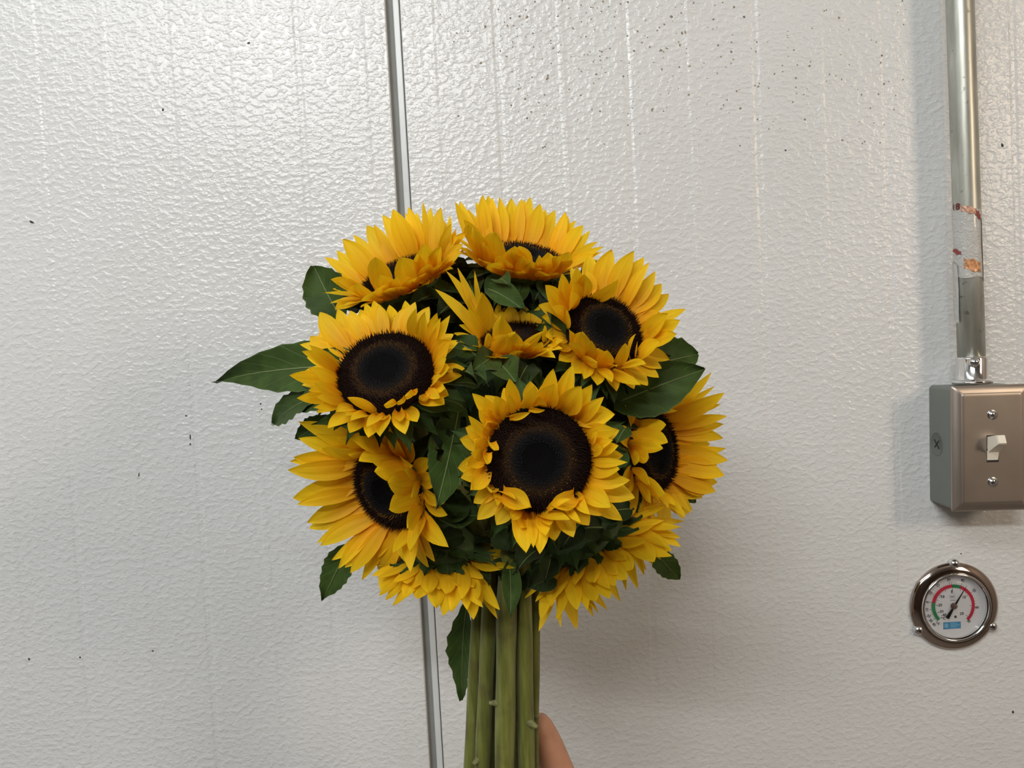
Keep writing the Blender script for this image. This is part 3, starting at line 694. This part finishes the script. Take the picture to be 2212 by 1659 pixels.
leaf('F', 1080, 790, .262, 1120, 835, .29, 70, .2, .12, (0, 0, .3), serr=0, mat=MLEAF, shape=.9)
leaf('F', 1140, 790, .262, 1110, 850, .285, 66, .2, .12, (0, 0, .3), serr=0, mat=MLEAFD, shape=.9)
leaf('E', 1010, 845, .275, 1030, 822, .315, 40, .35, .2, (0, 0, .4), serr=0, shape=1.0)
leaf('E', 1030, 830, .275, 1056, 835, .312, 34, .35, .2, (0, 0, .4), serr=0, shape=1.0)
leaf('I', 1100, 1215, .245, 1102, 1335, .268, 44, .22, .08, (.2, 0, 0), serr=0, shape=.9, mat=MLEAF)
leaf('E', 1160, 1190, .27, 1112, 1240, .29, 60, .3, .14, (-.2, 0, .2), serr=.02, shape=.9, mat=MLEAFD)
leaf('J', 1190, 1200, .265, 1175, 1262, .27, 44, .3, .10, (.2, 0, .2), serr=0, shape=.8, mat=MLEAFD, tail=.4)
leaf('E', 1075, 1140, .28, 1068, 1160, .31, 36, .35, .2, serr=0, mat=MLEAFD)
leaf('E', 1080, 1115, .285, 1050, 1150, .318, 22, .3, .15, serr=0, mat=MBRACT, shape=.6, tail=.4)
leaf('E', 1110, 1125, .285, 1092, 1205, .31, 10, .2, .15, serr=0, mat=MBRACT, shape=.6, tail=.4, rib=False)
leaf('J', 1300, 1140, .262, 1225, 1150, .265, 70, .25, .14, (0, 0, .4), serr=0, mat=MLEAFD)
leaf('J', 1255, 1130, .268, 1210, 1190, .272, 62, .25, .14, (0, 0, .4), serr=0, mat=MLEAFD)
leaf('J', 1360, 1100, .245, 1300, 1110, .25, 60, .2, .1, (0, 0, .4), serr=0, mat=MLEAFD)
leaf('H', 1345, 1010, .262, 1330, 960, .26, 40, .2, .1, (0, 0, .3), serr=0, mat=MLEAF)
leaf('H', 1350, 925, .252, 1330, 960, .26, 44, .2, .1, (0, 0, .3), serr=0, mat=MLEAF)
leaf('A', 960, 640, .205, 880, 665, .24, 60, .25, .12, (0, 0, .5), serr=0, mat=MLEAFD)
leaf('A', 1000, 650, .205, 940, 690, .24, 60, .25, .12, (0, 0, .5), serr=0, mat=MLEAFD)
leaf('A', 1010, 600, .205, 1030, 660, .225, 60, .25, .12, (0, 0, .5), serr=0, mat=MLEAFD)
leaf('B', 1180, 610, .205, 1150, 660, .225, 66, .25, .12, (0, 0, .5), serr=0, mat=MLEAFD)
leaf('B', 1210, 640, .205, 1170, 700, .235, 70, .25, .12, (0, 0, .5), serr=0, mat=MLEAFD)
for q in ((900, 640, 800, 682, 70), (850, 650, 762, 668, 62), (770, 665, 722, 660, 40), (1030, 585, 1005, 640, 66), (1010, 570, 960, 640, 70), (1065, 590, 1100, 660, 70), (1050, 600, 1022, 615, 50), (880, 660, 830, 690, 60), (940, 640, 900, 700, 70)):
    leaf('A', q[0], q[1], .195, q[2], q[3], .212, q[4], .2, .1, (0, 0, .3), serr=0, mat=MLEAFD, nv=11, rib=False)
# big curled bracts and small leaves packed between the heads
rf = random.Random(11)
keys = list(CEN)
cnt = 0
while cnt < 120:
    px, py = rf.uniform(760, 1430), rf.uniform(590, 1250)
    if ((px - 1095) / 345) ** 2 + ((py - 905) / 335) ** 2 > 1: continue
    h = rf.uniform(.17, .245)
    e = ((px - 1095) / 345) ** 2 + ((py - 905) / 335) ** 2
    h -= .035 * e
    key = min(keys, key=lambda k: (CEN[k] - at(px, py, h)).length)
    an = rf.uniform(0, 2 * PI); ln = rf.uniform(50, 85)
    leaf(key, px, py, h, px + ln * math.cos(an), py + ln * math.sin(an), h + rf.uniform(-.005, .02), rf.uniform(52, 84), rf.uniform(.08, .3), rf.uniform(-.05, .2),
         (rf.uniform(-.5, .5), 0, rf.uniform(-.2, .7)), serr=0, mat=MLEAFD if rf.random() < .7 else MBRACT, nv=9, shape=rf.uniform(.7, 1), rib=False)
    cnt += 1
for i in range(60):
    a_, q_ = rf.uniform(0, 2 * PI), math.sqrt(rf.random())
    px, py = 1095 + 300 * q_ * math.cos(a_), 890 + 285 * q_ * math.sin(a_)
    h = rf.uniform(.15, .185) + .02 * (1 - q_)
    key = min(keys, key=lambda k: (CEN[k] - at(px, py, h)).length)
    an = a_ + rf.uniform(-.8, .8); ln = rf.uniform(55, 80)
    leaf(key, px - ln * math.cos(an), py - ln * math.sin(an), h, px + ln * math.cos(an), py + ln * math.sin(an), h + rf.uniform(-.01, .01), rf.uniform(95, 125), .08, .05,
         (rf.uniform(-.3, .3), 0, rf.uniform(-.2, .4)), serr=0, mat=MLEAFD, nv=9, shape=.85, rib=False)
# lower gap above the stems
for i in range(14):
    px, py = rf.uniform(1000, 1210), rf.uniform(1150, 1250); h = rf.uniform(.20, .262)
    an = rf.uniform(.1 * PI, .9 * PI); ln = rf.uniform(45, 75)
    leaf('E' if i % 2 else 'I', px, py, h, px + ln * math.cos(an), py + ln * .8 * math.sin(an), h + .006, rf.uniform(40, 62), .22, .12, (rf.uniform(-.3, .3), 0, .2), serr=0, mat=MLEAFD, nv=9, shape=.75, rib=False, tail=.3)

# ------------------------------------------------------------------ the hand
hand_root = empty('person', at(1215, 1800, .21)); tag(hand_root, "person's bare hand gripping the flower stems from behind, thumb up beside them", 'person')
def skin_chain(chains):
    vs, es, rd, roots = [], [], [], []
    for ch in chains:
        roots.append(len(vs))
        for i, (p, r) in enumerate(ch):
            if i: es.append((len(vs) - 1, len(vs)))
            vs.append(p); rd.append(r)
    off = wloc(hand_root)
    me = bpy.data.meshes.new('hand'); me.from_pydata([v - off for v in vs], es, [])
    o = bpy.data.objects.new('hand', me); COL.objects.link(o); o.parent = hand_root
    md = o.modifiers.new('skin', 'SKIN'); md.use_smooth_shade = True
    for i, r in enumerate(rd):
        s = me.skin_vertices[0].data[i]; s.radius = (r, r); s.use_root = i in roots
    sb = o.modifiers.new('sub', 'SUBSURF'); sb.levels = 2; sb.render_levels = 2
    me.materials.append(MSKIN)
    return o
P = at
fing = []
fing.append([(P(1300, 1960, .200), .017), (P(1262, 1800, .192), .016), (P(1212, 1692, .186), .0125), (P(1182, 1610, .184), .0112), (P(1160, 1560, .184), .0098), (P(1152, 1548, .184), .006)])
for k, (dy, r, reach) in enumerate(((0, .0092, 0), (74, .0095, 4), (146, .009, 2), (212, .0078, -8))):
    fing.append([(P(1285, 1850 + dy, .215), .0115), (P(1218, 1778 + dy, .246), r * 1.12), (P(1130, 1752 + dy, .268), r), (P(1066 - reach, 1716 + dy, .262), r * .92), (P(1034 - reach, 1700 + dy, .246), r * .84), (P(1024 - reach, 1698 + dy, .238), r * .6)])
palm = [(P(1270, 1830, .214), .019), (P(1285, 1960, .214), .026), (P(1310, 2080, .222), .025), (P(1350, 2220, .245), .022), (P(1400, 2420, .30), .027), (P(1450, 2700, .36), .034)]
palm2 = [(P(1262, 1960, .212), .02), (P(1258, 1900, .206), .02), (P(1250, 1830, .2), .015)]
skin_chain([palm, palm2] + fing)

# ------------------------------------------------------------------ conduit
pa, pb = at(2073.5, 0, .022), at(2098.5, 770, .022)
axx = 0.5 * (pa.x + pb.x)
PX = pb.x + 0.0; PY = -.022
ztop = CEIL; zb = at(2098.5, 772, .022).z; zbox = at(2098.5, 829, .022).z
PR = .0107
def px_at(z):  # the run leans a hair
    k = (pa.x - pb.x) / (pa.z - pb.z); return pb.x + k * (z - pb.z)
cond = empty('conduit', (PX, PY, zbox)); tag(cond, 'grey galvanised conduit pipe running up the wall from the switch box', 'pipe')
pts = [Vector((px_at(z), PY, z)) for z in (ztop, .30, .15, .05, zb - .012)]
vs, fs = tube(pts, [PR] * 5, 32); obj('pipe', vs, fs, MPIPE, cond)
vs, fs = lathe([(PR * .9, zb - zbox + .0005), (PR + .0012, zb - zbox + .0005), (PR + .0016, zb - zbox - .001), (PR + .0014, .0045), (PR + .0022, .0036), (PR + .0045, .0030), (PR + .0050, .0018), (PR + .0045, .0002), (PR * .9, .0002)], (px_at(zbox), PY, zbox), (0, 0, 1), 36)
cp = obj('coupling', vs, fs, MCHROME, cond)
sc_p = at(2106, 784, .034); sdir = Vector((-.36, -.93, .03)).normalized()
sc_c = Vector((px_at(sc_p.z), PY, sc_p.z)) + sdir * (PR + .0004)
vs, fs = lathe([(.0001, .0040), (.0022, .0036), (.0036, .0024), (.0041, .0008), (.0044, -.001)], sc_c, sdir, 20); ss = obj('set_screw', vs, fs, MSCREW, cp)
u_, v_, n_ = frame(sdir)
vs, fs = boxv(sc_c + sdir * .0038, u_, v_, n_, .006, .0011, .0008); obj('slot', vs, fs, MSLOT, cp, False)
# tape remnants round the pipe
def wrap(name, z0, z1, a0, a1, mat, parent, r=.0004, jag=.0, seg=16, zn=6):
    vs, uv = [], []
    for i in range(zn):
        t = i / (zn - 1)
        for j in range(seg):
            s = j / (seg - 1); a = a0 + (a1 - a0) * s
            z = z0 + (z1 - z0) * t + jag * math.sin(9 * s + 3 * t) * (1 if i in (0, zn - 1) else .3) - .004 * s * (1 if jag else 0)
            rr = PR + r + .0003 * math.sin(13 * s + 7 * t)
            vs.append((px_at(z) + rr * math.sin(a), PY - rr * math.cos(a), z)); uv.append((s, t))
    return obj(name, vs, grid_faces(zn, seg), mat, parent, uvs=uv)
zt, zt2 = at(2085, 440, .033).z, at(2090, 592, .033).z
tp = wrap('tape', zt2, zt, -2.3, .6, MTAPE, cond, .0004, .0012)
wrap('tape_print', at(2090, 580, .033).z, at(2090, 556, .033).z, -.8, .35, MORANGE, tp, .0008, .0007)
wrap('tape_print', at(2090, 540, .033).z, at(2090, 530, .033).z, -1.75, -.95, MTRED, tp, .0009, .0006)
wrap('tape_print', at(2090, 454, .033).z, at(2090, 440, .033).z, -.9, .1, simple('tape_print_pale', (.55, .30, .20), .3, 0, 500, .4), tp, .0008, .0005)
wrap('tape_print', at(2108, 466, .033).z, at(2108, 452, .033).z, .1, .5, MTRED, tp, .0009, .0009)
wrap('tape_edge', at(2100, 600, .033).z, at(2100, 470, .033).z, .58, .66, simple('tape_edge_dark', (.09, .07, .06), .3), tp, .0006, .0006)
wrap('tape_tail', at(2070, 690, .033).z, at(2070, 560, .033).z, -2.1, -1.25, MTAPE, cond, .0011, .0005)
def text_mesh(s, size, cx, cy, rot=0, ext=0.00003):
    cu = bpy.data.curves.new('t', 'FONT'); cu.body = s; cu.size = size; cu.align_x = 'CENTER'; cu.align_y = 'CENTER'; cu.resolution_u = 3; cu.extrude = ext
    cu.offset = size * 0.02
    o = bpy.data.objects.new('t', cu); COL.objects.link(o)
    dg = bpy.context.evaluated_depsgraph_get(); me = bpy.data.meshes.new_from_object(o.evaluated_get(dg))
    vs = [Matrix.Rotation(rot, 3, 'Z') @ v.co + Vector((cx, cy, 0)) for v in me.vertices]; fs = [tuple(p.vertices) for p in me.polygons]
    bpy.data.objects.remove(o); bpy.data.meshes.remove(me)
    return vs, fs
vs, fs = text_mesh('18', .0072, 0, 0)
z18 = at(2066, 446, .03).z
o18 = [Vector((px_at(z18) + (PR + .0012) * math.sin(-1.25 + v.x / PR), PY - (PR + .0012) * math.cos(-1.25 + v.x / PR), z18 + v.y)) for v in vs]
obj('tape_number', o18, fs, MTRED, tp, False)

# ------------------------------------------------------------------ switch box
fc = at(2143.5, 969, .042)
tilt = math.radians(-1.35)   # a touch clockwise off plumb
BX = Vector((math.cos(tilt), 0, math.sin(tilt))); BZ = Vector((-math.sin(tilt), 0, math.cos(tilt))); BY = Vector((0, -1, 0))
base = Vector((fc.x, 0, fc.z))
sw = empty('switch_box', base); tag(sw, 'grey metal surface box with a brushed steel toggle switch plate under the conduit', 'switch')
PWD, PHT = .0625, .1040
def rrect(w, h, r, n=5):
    out = []
    for cx, cz, a0 in ((w / 2 - r, h / 2 - r, 0), (-w / 2 + r, h / 2 - r, PI / 2), (-w / 2 + r, -h / 2 + r, PI), (w / 2 - r, -h / 2 + r, 1.5 * PI)):
        for k in range(n): a = a0 + PI / 2 * k / (n - 1); out.append((cx + r * math.cos(a), cz + r * math.sin(a)))
    return out
def stack(rings, cap=True, org=None):
    org = org or base; vs = []; n = len(rings[0][0])
    for pts_, h in rings:
        for x, z in pts_: vs.append(org + BX * x + BZ * z + BY * h)
    f = grid_faces(len(rings), n, True)
    if cap: f.append(tuple((len(rings) - 1) * n + k for k in range(n)))
    return vs, f
def flatten(o, ang=35):
    bm = bmesh.new(); bm.from_mesh(o.data)
    for e in bm.edges:
        if len(e.link_faces) == 2 and e.calc_face_angle(0) > math.radians(ang): e.smooth = False
    bm.to_mesh(o.data); bm.free()
vs, fs = stack([(rrect(PWD - .002, PHT - .002, .0035), .0), (rrect(PWD - .002, PHT - .002, .0035), .0372)]); flatten(obj('body', vs, fs, MBOX, sw))
def pl(i): return rrect(PWD - 2 * i, PHT - 2 * i, max(.0012, .0018))
vs, fs = stack([(pl(0), .0368), (pl(0), .0384), (pl(.0007), .0394), (pl(.0022), .0406), (pl(.0048), .0415), (pl(.0062), .0417), (pl(.0068), .0423), (pl(.0078), .0425), (pl(.0090), .0425)])
plate = obj('cover_plate', vs, fs, MPLATE, sw); flatten(plate, 30)
hf = .0425
for dz in (.0278, -.0275):
    cpos = base + BZ * dz + BY * hf
    vs, fs = lathe([(.0044, -.0001), (.0042, .0003), (.0034, .00005), (.0030, .0006), (.0022, .0015), (.0010, .0019), (.0001, .0020)], cpos, BY, 22); s_ = obj('screw', vs, fs, MSCREW, plate)
    vs, fs = boxv(cpos + BY * .0018, (BX + BZ * .9).normalized(), (BZ - BX * .9).normalized(), BY, .0042, .0007, .0006); obj('screw_slot', vs, fs, MSLOT, plate, False)
# toggle: dark recess, ivory frame face, lever tilted up
tz = .0
vs, fs = boxv(base + BZ * tz + BY * (hf - .0012), BX, BZ, BY, .0098, .0222, .0026); obj('toggle_recess', vs, fs, MSLOT, sw, False)
vs, fs = boxv(base + BZ * (-.0056) - BX * .0002 + BY * (hf + .0001), BX, (BZ + BY * .22).normalized(), (BY - BZ * .22).normalized(), .0090, .0082, .0016); obj('toggle_face', vs, fs, MIVORY, sw, False)
lv = (BY * 1.0 + BZ * .42).normalized(); lu = (BZ - lv * BZ.dot(lv)).normalized()
bm = bmesh.new()
L0 = base + BZ * .0032 + BY * (hf - .001)
rings = []
for t, w, hh in ((0, .0090, .0130), (.0070, .0082, .0100), (.0140, .0070, .0078), (.0153, .0060, .0064)):
    rings.append([bm.verts.new(L0 + lv * t + BX * a * w / 2 + lu * b * hh / 2) for a, b in ((-1, -1), (1, -1), (1, 1), (-1, 1))])
for r0, r1 in zip(rings, rings[1:]):
    for k in range(4): bm.faces.new((r0[k], r0[(k + 1) % 4], r1[(k + 1) % 4], r1[k]))
bm.faces.new(rings[-1])
tg = bm_obj('toggle', bm, MIVORY, sw); tg['label'] = 'ivory plastic toggle lever'
# round knockout with crossed slots on the side
kc = base - BX * (PWD / 2 - .001) + BY * .0125 + BZ * .0012
vs, fs = lathe([(.0103, .0000), (.0101, .0003), (.0095, .0003), (.0093, .0001), (.0001, .0001)], kc, -BX, 32); ko = obj('knockout', vs, fs, MBOXD, sw)
for da, ln in ((.75, .011), (-.75, .013)):
    a_ = (BY * math.cos(da) + BZ * math.sin(da)); b_ = (BZ * math.cos(da) - BY * math.sin(da))
    vs, fs = boxv(kc - BX * .0002, a_, b_, -BX, ln * .8, .0008, .0006); obj('knockout_slot', vs, fs, MSLOT, ko, False)

# ------------------------------------------------------------------ dial thermometer
gc = at(2061.5, 1310, 0.002); gc = Vector((gc.x, 0, gc.z))
th = empty('thermometer', gc); tag(th, 'round chrome dial thermometer screwed to the wall below the switch box', 'thermometer')
GA = math.radians(0.0)
GX = Vector((1, 0, 0)); GZ = Vector((0, 0, 1)); GN = Vector((0, -1, 0))
mm = .00103
vs, fs = lathe([(37.4 * mm, 0), (37.6 * mm, 1.2 * mm), (37.0 * mm, 2.4 * mm), (35.2 * mm, 3.6 * mm), (32.5 * mm, 4.9 * mm), (30.4 * mm, 5.4 * mm), (29.4 * mm, 5.2 * mm)], gc, GN, 96); obj('bezel', vs, fs, MBEZEL, th)
vs, fs = lathe([(29.6 * mm, 4.6 * mm), (29.2 * mm, 6.2 * mm), (28.4 * mm, 6.9 * mm), (27.4 * mm, 6.6 * mm), (26.6 * mm, 5.2 * mm), (26.0 * mm, 1.0 * mm)], gc, GN, 96); obj('inner_ring', vs, fs, MCHROME, th)
vs, fs = lathe([(26.4 * mm, 1.0 * mm), (.01 * mm, 1.0 * mm)], gc, GN, 72); dial = obj('dial', vs, fs, MDIAL, th, False)
DO = gc + GN * (1.1 * mm)      # printed layer
DC = DO + GX * (-.35 * mm) + GZ * (.3 * mm)
def flat(name, pts2, fs, mat, lift=0.0, parent=None):
    return obj(name, [DC + GX * x + GZ * y + GN * lift for x, y in pts2], fs, mat, parent or dial, False)
def pol(r, deg): a = math.radians(deg); return (r * math.sin(a), r * math.cos(a))
KZ = .0330 * mm   # metres per pixel of the close-up the layout was read from
def K(x, y): return ((x - 820) * KZ, (925 - y) * KZ)
FA = [(-40, -132), (-30, -122), (-20, -109), (-10, -96), (0, -78.5), (10, -57.4), (20, -34), (30, -8.5), (40, 22), (50, 55.5), (60, 96.5), (70, 137)]
def fang(f):
    for (a, x), (b, y) in zip(FA, FA[1:]):
        if f <= b: return x + (y - x) * (f - a) / (b - a)
    return 137
R0, R1 = 15.6 * mm, 18.2 * mm
def arc(f0, f1, mat):
    n = 26; p = []
    for i in range(n + 1):
        d = fang(f0 + (f1 - f0) * i / n); p += [pol(R0, d), pol(R1, d)]
    flat('scale_band', p, [(2 * i, 2 * i + 1, 2 * i + 3, 2 * i + 2) for i in range(n)], mat, .00005)
arc(-40, 0, MGRN); arc(0, 32, MRED); arc(32, 40, MGRN); arc(40, 70, MRED)
tv, tf = [], []
def tick(deg, r0, r1, w):
    b0 = len(tv); s = pol(1, deg + 90)
    for r, q in ((r0, -1), (r0, 1), (r1, 1), (r1, -1)):
        x, y = pol(r, deg); tv.append((x + s[0] * w * q / 2, y + s[1] * w * q / 2))
    tf.append((b0, b0 + 1, b0 + 2, b0 + 3))
for f in range(-40, 71, 2):
    big = f % 10 == 0; tick(fang(f), R1, R1 + (2.2 if big else 1.1) * mm, (.34 if big else .2) * mm)
for c_ in range(-40, 21):
    if c_ < -20 and c_ % 2: continue
    f = c_ * 1.8 + 32; big = c_ % 10 == 0; md = c_ % 5 == 0
    tick(fang(f), R0 - (2.4 if big else 1.7 if md else .9) * mm, R0, (.34 if md else .2) * mm)
tick(fang(32), R0 - 2.6 * mm, R1 + 1.8 * mm, .3 * mm); tick(fang(40), R0, R1 + 2 * mm, .34 * mm)
flat('scale_ticks', tv, tf, MPRINT, .00009)['kind'] = 'stuff'
def label(s, x, y, size, rot, mat=MPRINT):
    cx, cy = K(x, y); vs, fs = text_mesh(s, size * mm, cx, cy, math.radians(rot))
    obj('numeral', [DC + GX * v.x + GZ * v.y + GN * (.00009 + v.z) for v in vs], fs, mat, dial, False)
for s, x, y, rot in (('30', 722, 258, 8), ('40', 1070, 292, -22), ('50', 1355, 558, -55), ('60', 1422, 1000, -97 + 90 + 10), ('70', 1207, 1350, 45), ('20', 450, 385, 35), ('10', 262, 580, 57), ('0', 175, 800, 78),
                     ('10', 162, 995, 92), ('20', 190, 1155, 110 - 180 + 35), ('30', 242, 1275, -45), ('40', 318, 1378, -45), ('°F', 415, 1375, 0)):
    label(s, x, y, 3.0, rot)
for s, x, y in (('0', 788, 553), ('-10', 532, 675), ('-20', 462, 890), ('-30', 493, 1058), ('-40', 566, 1152), ('10', 1095, 715), ('20', 1025, 1140), ('°C', 545, 1240)):
    label(s, x, y, 3.3, 0)
# little certification mark, maker's blue plate, needle, hub, rivet
cx, cy = K(803, 682)
n = 32; ring = []
for i in range(n): a = 2 * PI * i / n; ring += [(cx + 2.35 * mm * math.cos(a), cy + 2.35 * mm * math.sin(a)), (cx + 2.2 * mm * math.cos(a), cy + 2.2 * mm * math.sin(a))]
flat('emblem_ring', ring, [(2 * i, 2 * i + 1, (2 * i + 3) % (2 * n), (2 * i + 2) % (2 * n)) for i in range(n)], MGREYP, .00009)
label('NSF', 803, 688, 1.9, 0, MGREYP)
mk = []
for i in range(6):
    x, y = K(755 + i * 19, 782); mk += [(x - .24 * mm, y - .3 * mm), (x + .22 * mm, y - .3 * mm), (x + .22 * mm, y + (.3 if i % 2 else .45) * mm), (x - .24 * mm, y + .3 * mm)]
flat('emblem_line', mk, [(4 * i, 4 * i + 1, 4 * i + 2, 4 * i + 3) for i in range(6)], MGREYP, .00009)
def rect(x0, y0, x1, y1): a, b = K(x0, y1), K(x1, y0); return [(a[0], a[1]), (b[0], a[1]), (b[0], b[1]), (a[0], b[1])]
bpl = flat('blue_badge', rect(545, 1342, 995, 1520), [(0, 1, 2, 3)], MBLUE, .00007); bpl['label'] = 'blue rectangular badge'
cx, cy = K(618, 1428); p = [(cx + 1.9 * mm * math.cos(2 * PI * i / 24), cy + 1.9 * mm * math.sin(2 * PI * i / 24)) for i in range(24)]
flat('badge_emblem', p, [tuple(range(24))], MBLUEL, .00012, bpl)
for x0, y0, x1, y1 in ((728, 1368, 900, 1392), (728, 1412, 960, 1440), (728, 1458, 880, 1480)): flat('badge_line', rect(x0, y0, x1, y1), [(0, 1, 2, 3)], MBLUEL, .00012, bpl)
ndir = Vector(K(1155, 405)) .normalized() if False else None
tx_, ty_ = K(1155, 405); nl = math.hypot(tx_, ty_); dx, dy = tx_ / nl, ty_ / nl; qx, qy = -dy, dx
bx_, by_ = K(650, 1240); bl = math.hypot(bx_, by_)
npts = [(dx * nl, dy * nl), (qx * .95 * mm, qy * .95 * mm), (-dx * 2 * mm + qx * .8 * mm, -dy * 2 * mm + qy * .8 * mm), (-dx * bl + qx * 1.55 * mm, -dy * bl + qy * 1.55 * mm),
        (-dx * bl - qx * 1.55 * mm, -dy * bl - qy * 1.55 * mm), (-dx * 2 * mm - qx * .8 * mm, -dy * 2 * mm - qy * .8 * mm), (-qx * .95 * mm, -qy * .95 * mm)]
nv_ = [DC + GX * x + GZ * y + GN * .0014 for x, y in npts] + [DC + GX * x + GZ * y + GN * .0017 for x, y in npts]
obj('needle', nv_, [tuple(range(7))[::-1], tuple(range(7, 14))] + [(i, (i + 1) % 7, 7 + (i + 1) % 7, 7 + i) for i in range(7)], MBLACK, th, False)
vs, fs = lathe([(2.5 * mm, 0), (2.5 * mm, 1.9 * mm), (2.2 * mm, 2.3 * mm), (.01 * mm, 2.4 * mm)], DC, GN, 28); obj('hub', vs, fs, MHUB, th)
rx, ry = K(865, 1212); vs, fs = lathe([(1.15 * mm, 0), (1.0 * mm, .4 * mm), (.01 * mm, .5 * mm)], DC + GX * rx + GZ * ry, GN, 16); obj('rivet', vs, fs, MHUB, th)
vs, fs = lathe([(26.4 * mm, 4.4 * mm), (26.4 * mm, 4.8 * mm), (18 * mm, 5.3 * mm), (.01 * mm, 5.6 * mm)], gc, GN, 64)
b0 = len(vs); v2, f2 = lathe([(26.4 * mm, 4.4 * mm), (18 * mm, 4.9 * mm), (.01 * mm, 5.2 * mm)], gc, GN, 64)
obj('glass', vs + v2, fs + [tuple(i + b0 for i in q)[::-1] for q in f2], MGLASS, th)
for ang in (1.5, 121, 239):
    x, y = pol(36.4 * mm, ang); cc = gc + GX * x + GZ * y + GN * (2.2 * mm)
    vs, fs = lathe([(4.5 * mm, -1.6 * mm), (4.5 * mm, 0), (4.1 * mm, 1.3 * mm), (3.0 * mm, 2.5 * mm), (1.5 * mm, 3.1 * mm), (.01 * mm, 3.2 * mm)], cc, GN, 28); s_ = obj('screw', vs, fs, MSCREW, th)
    for k in (0, 1):
        a = .5 + ang + k * PI / 2; vs, fs = boxv(cc + GN * (3.0 * mm), GX * math.cos(a) + GZ * math.sin(a), GZ * math.cos(a) - GX * math.sin(a), GN, 2.6 * mm, .6 * mm, .5 * mm); obj('screw_slot', vs, fs, MSLOT, s_, False)
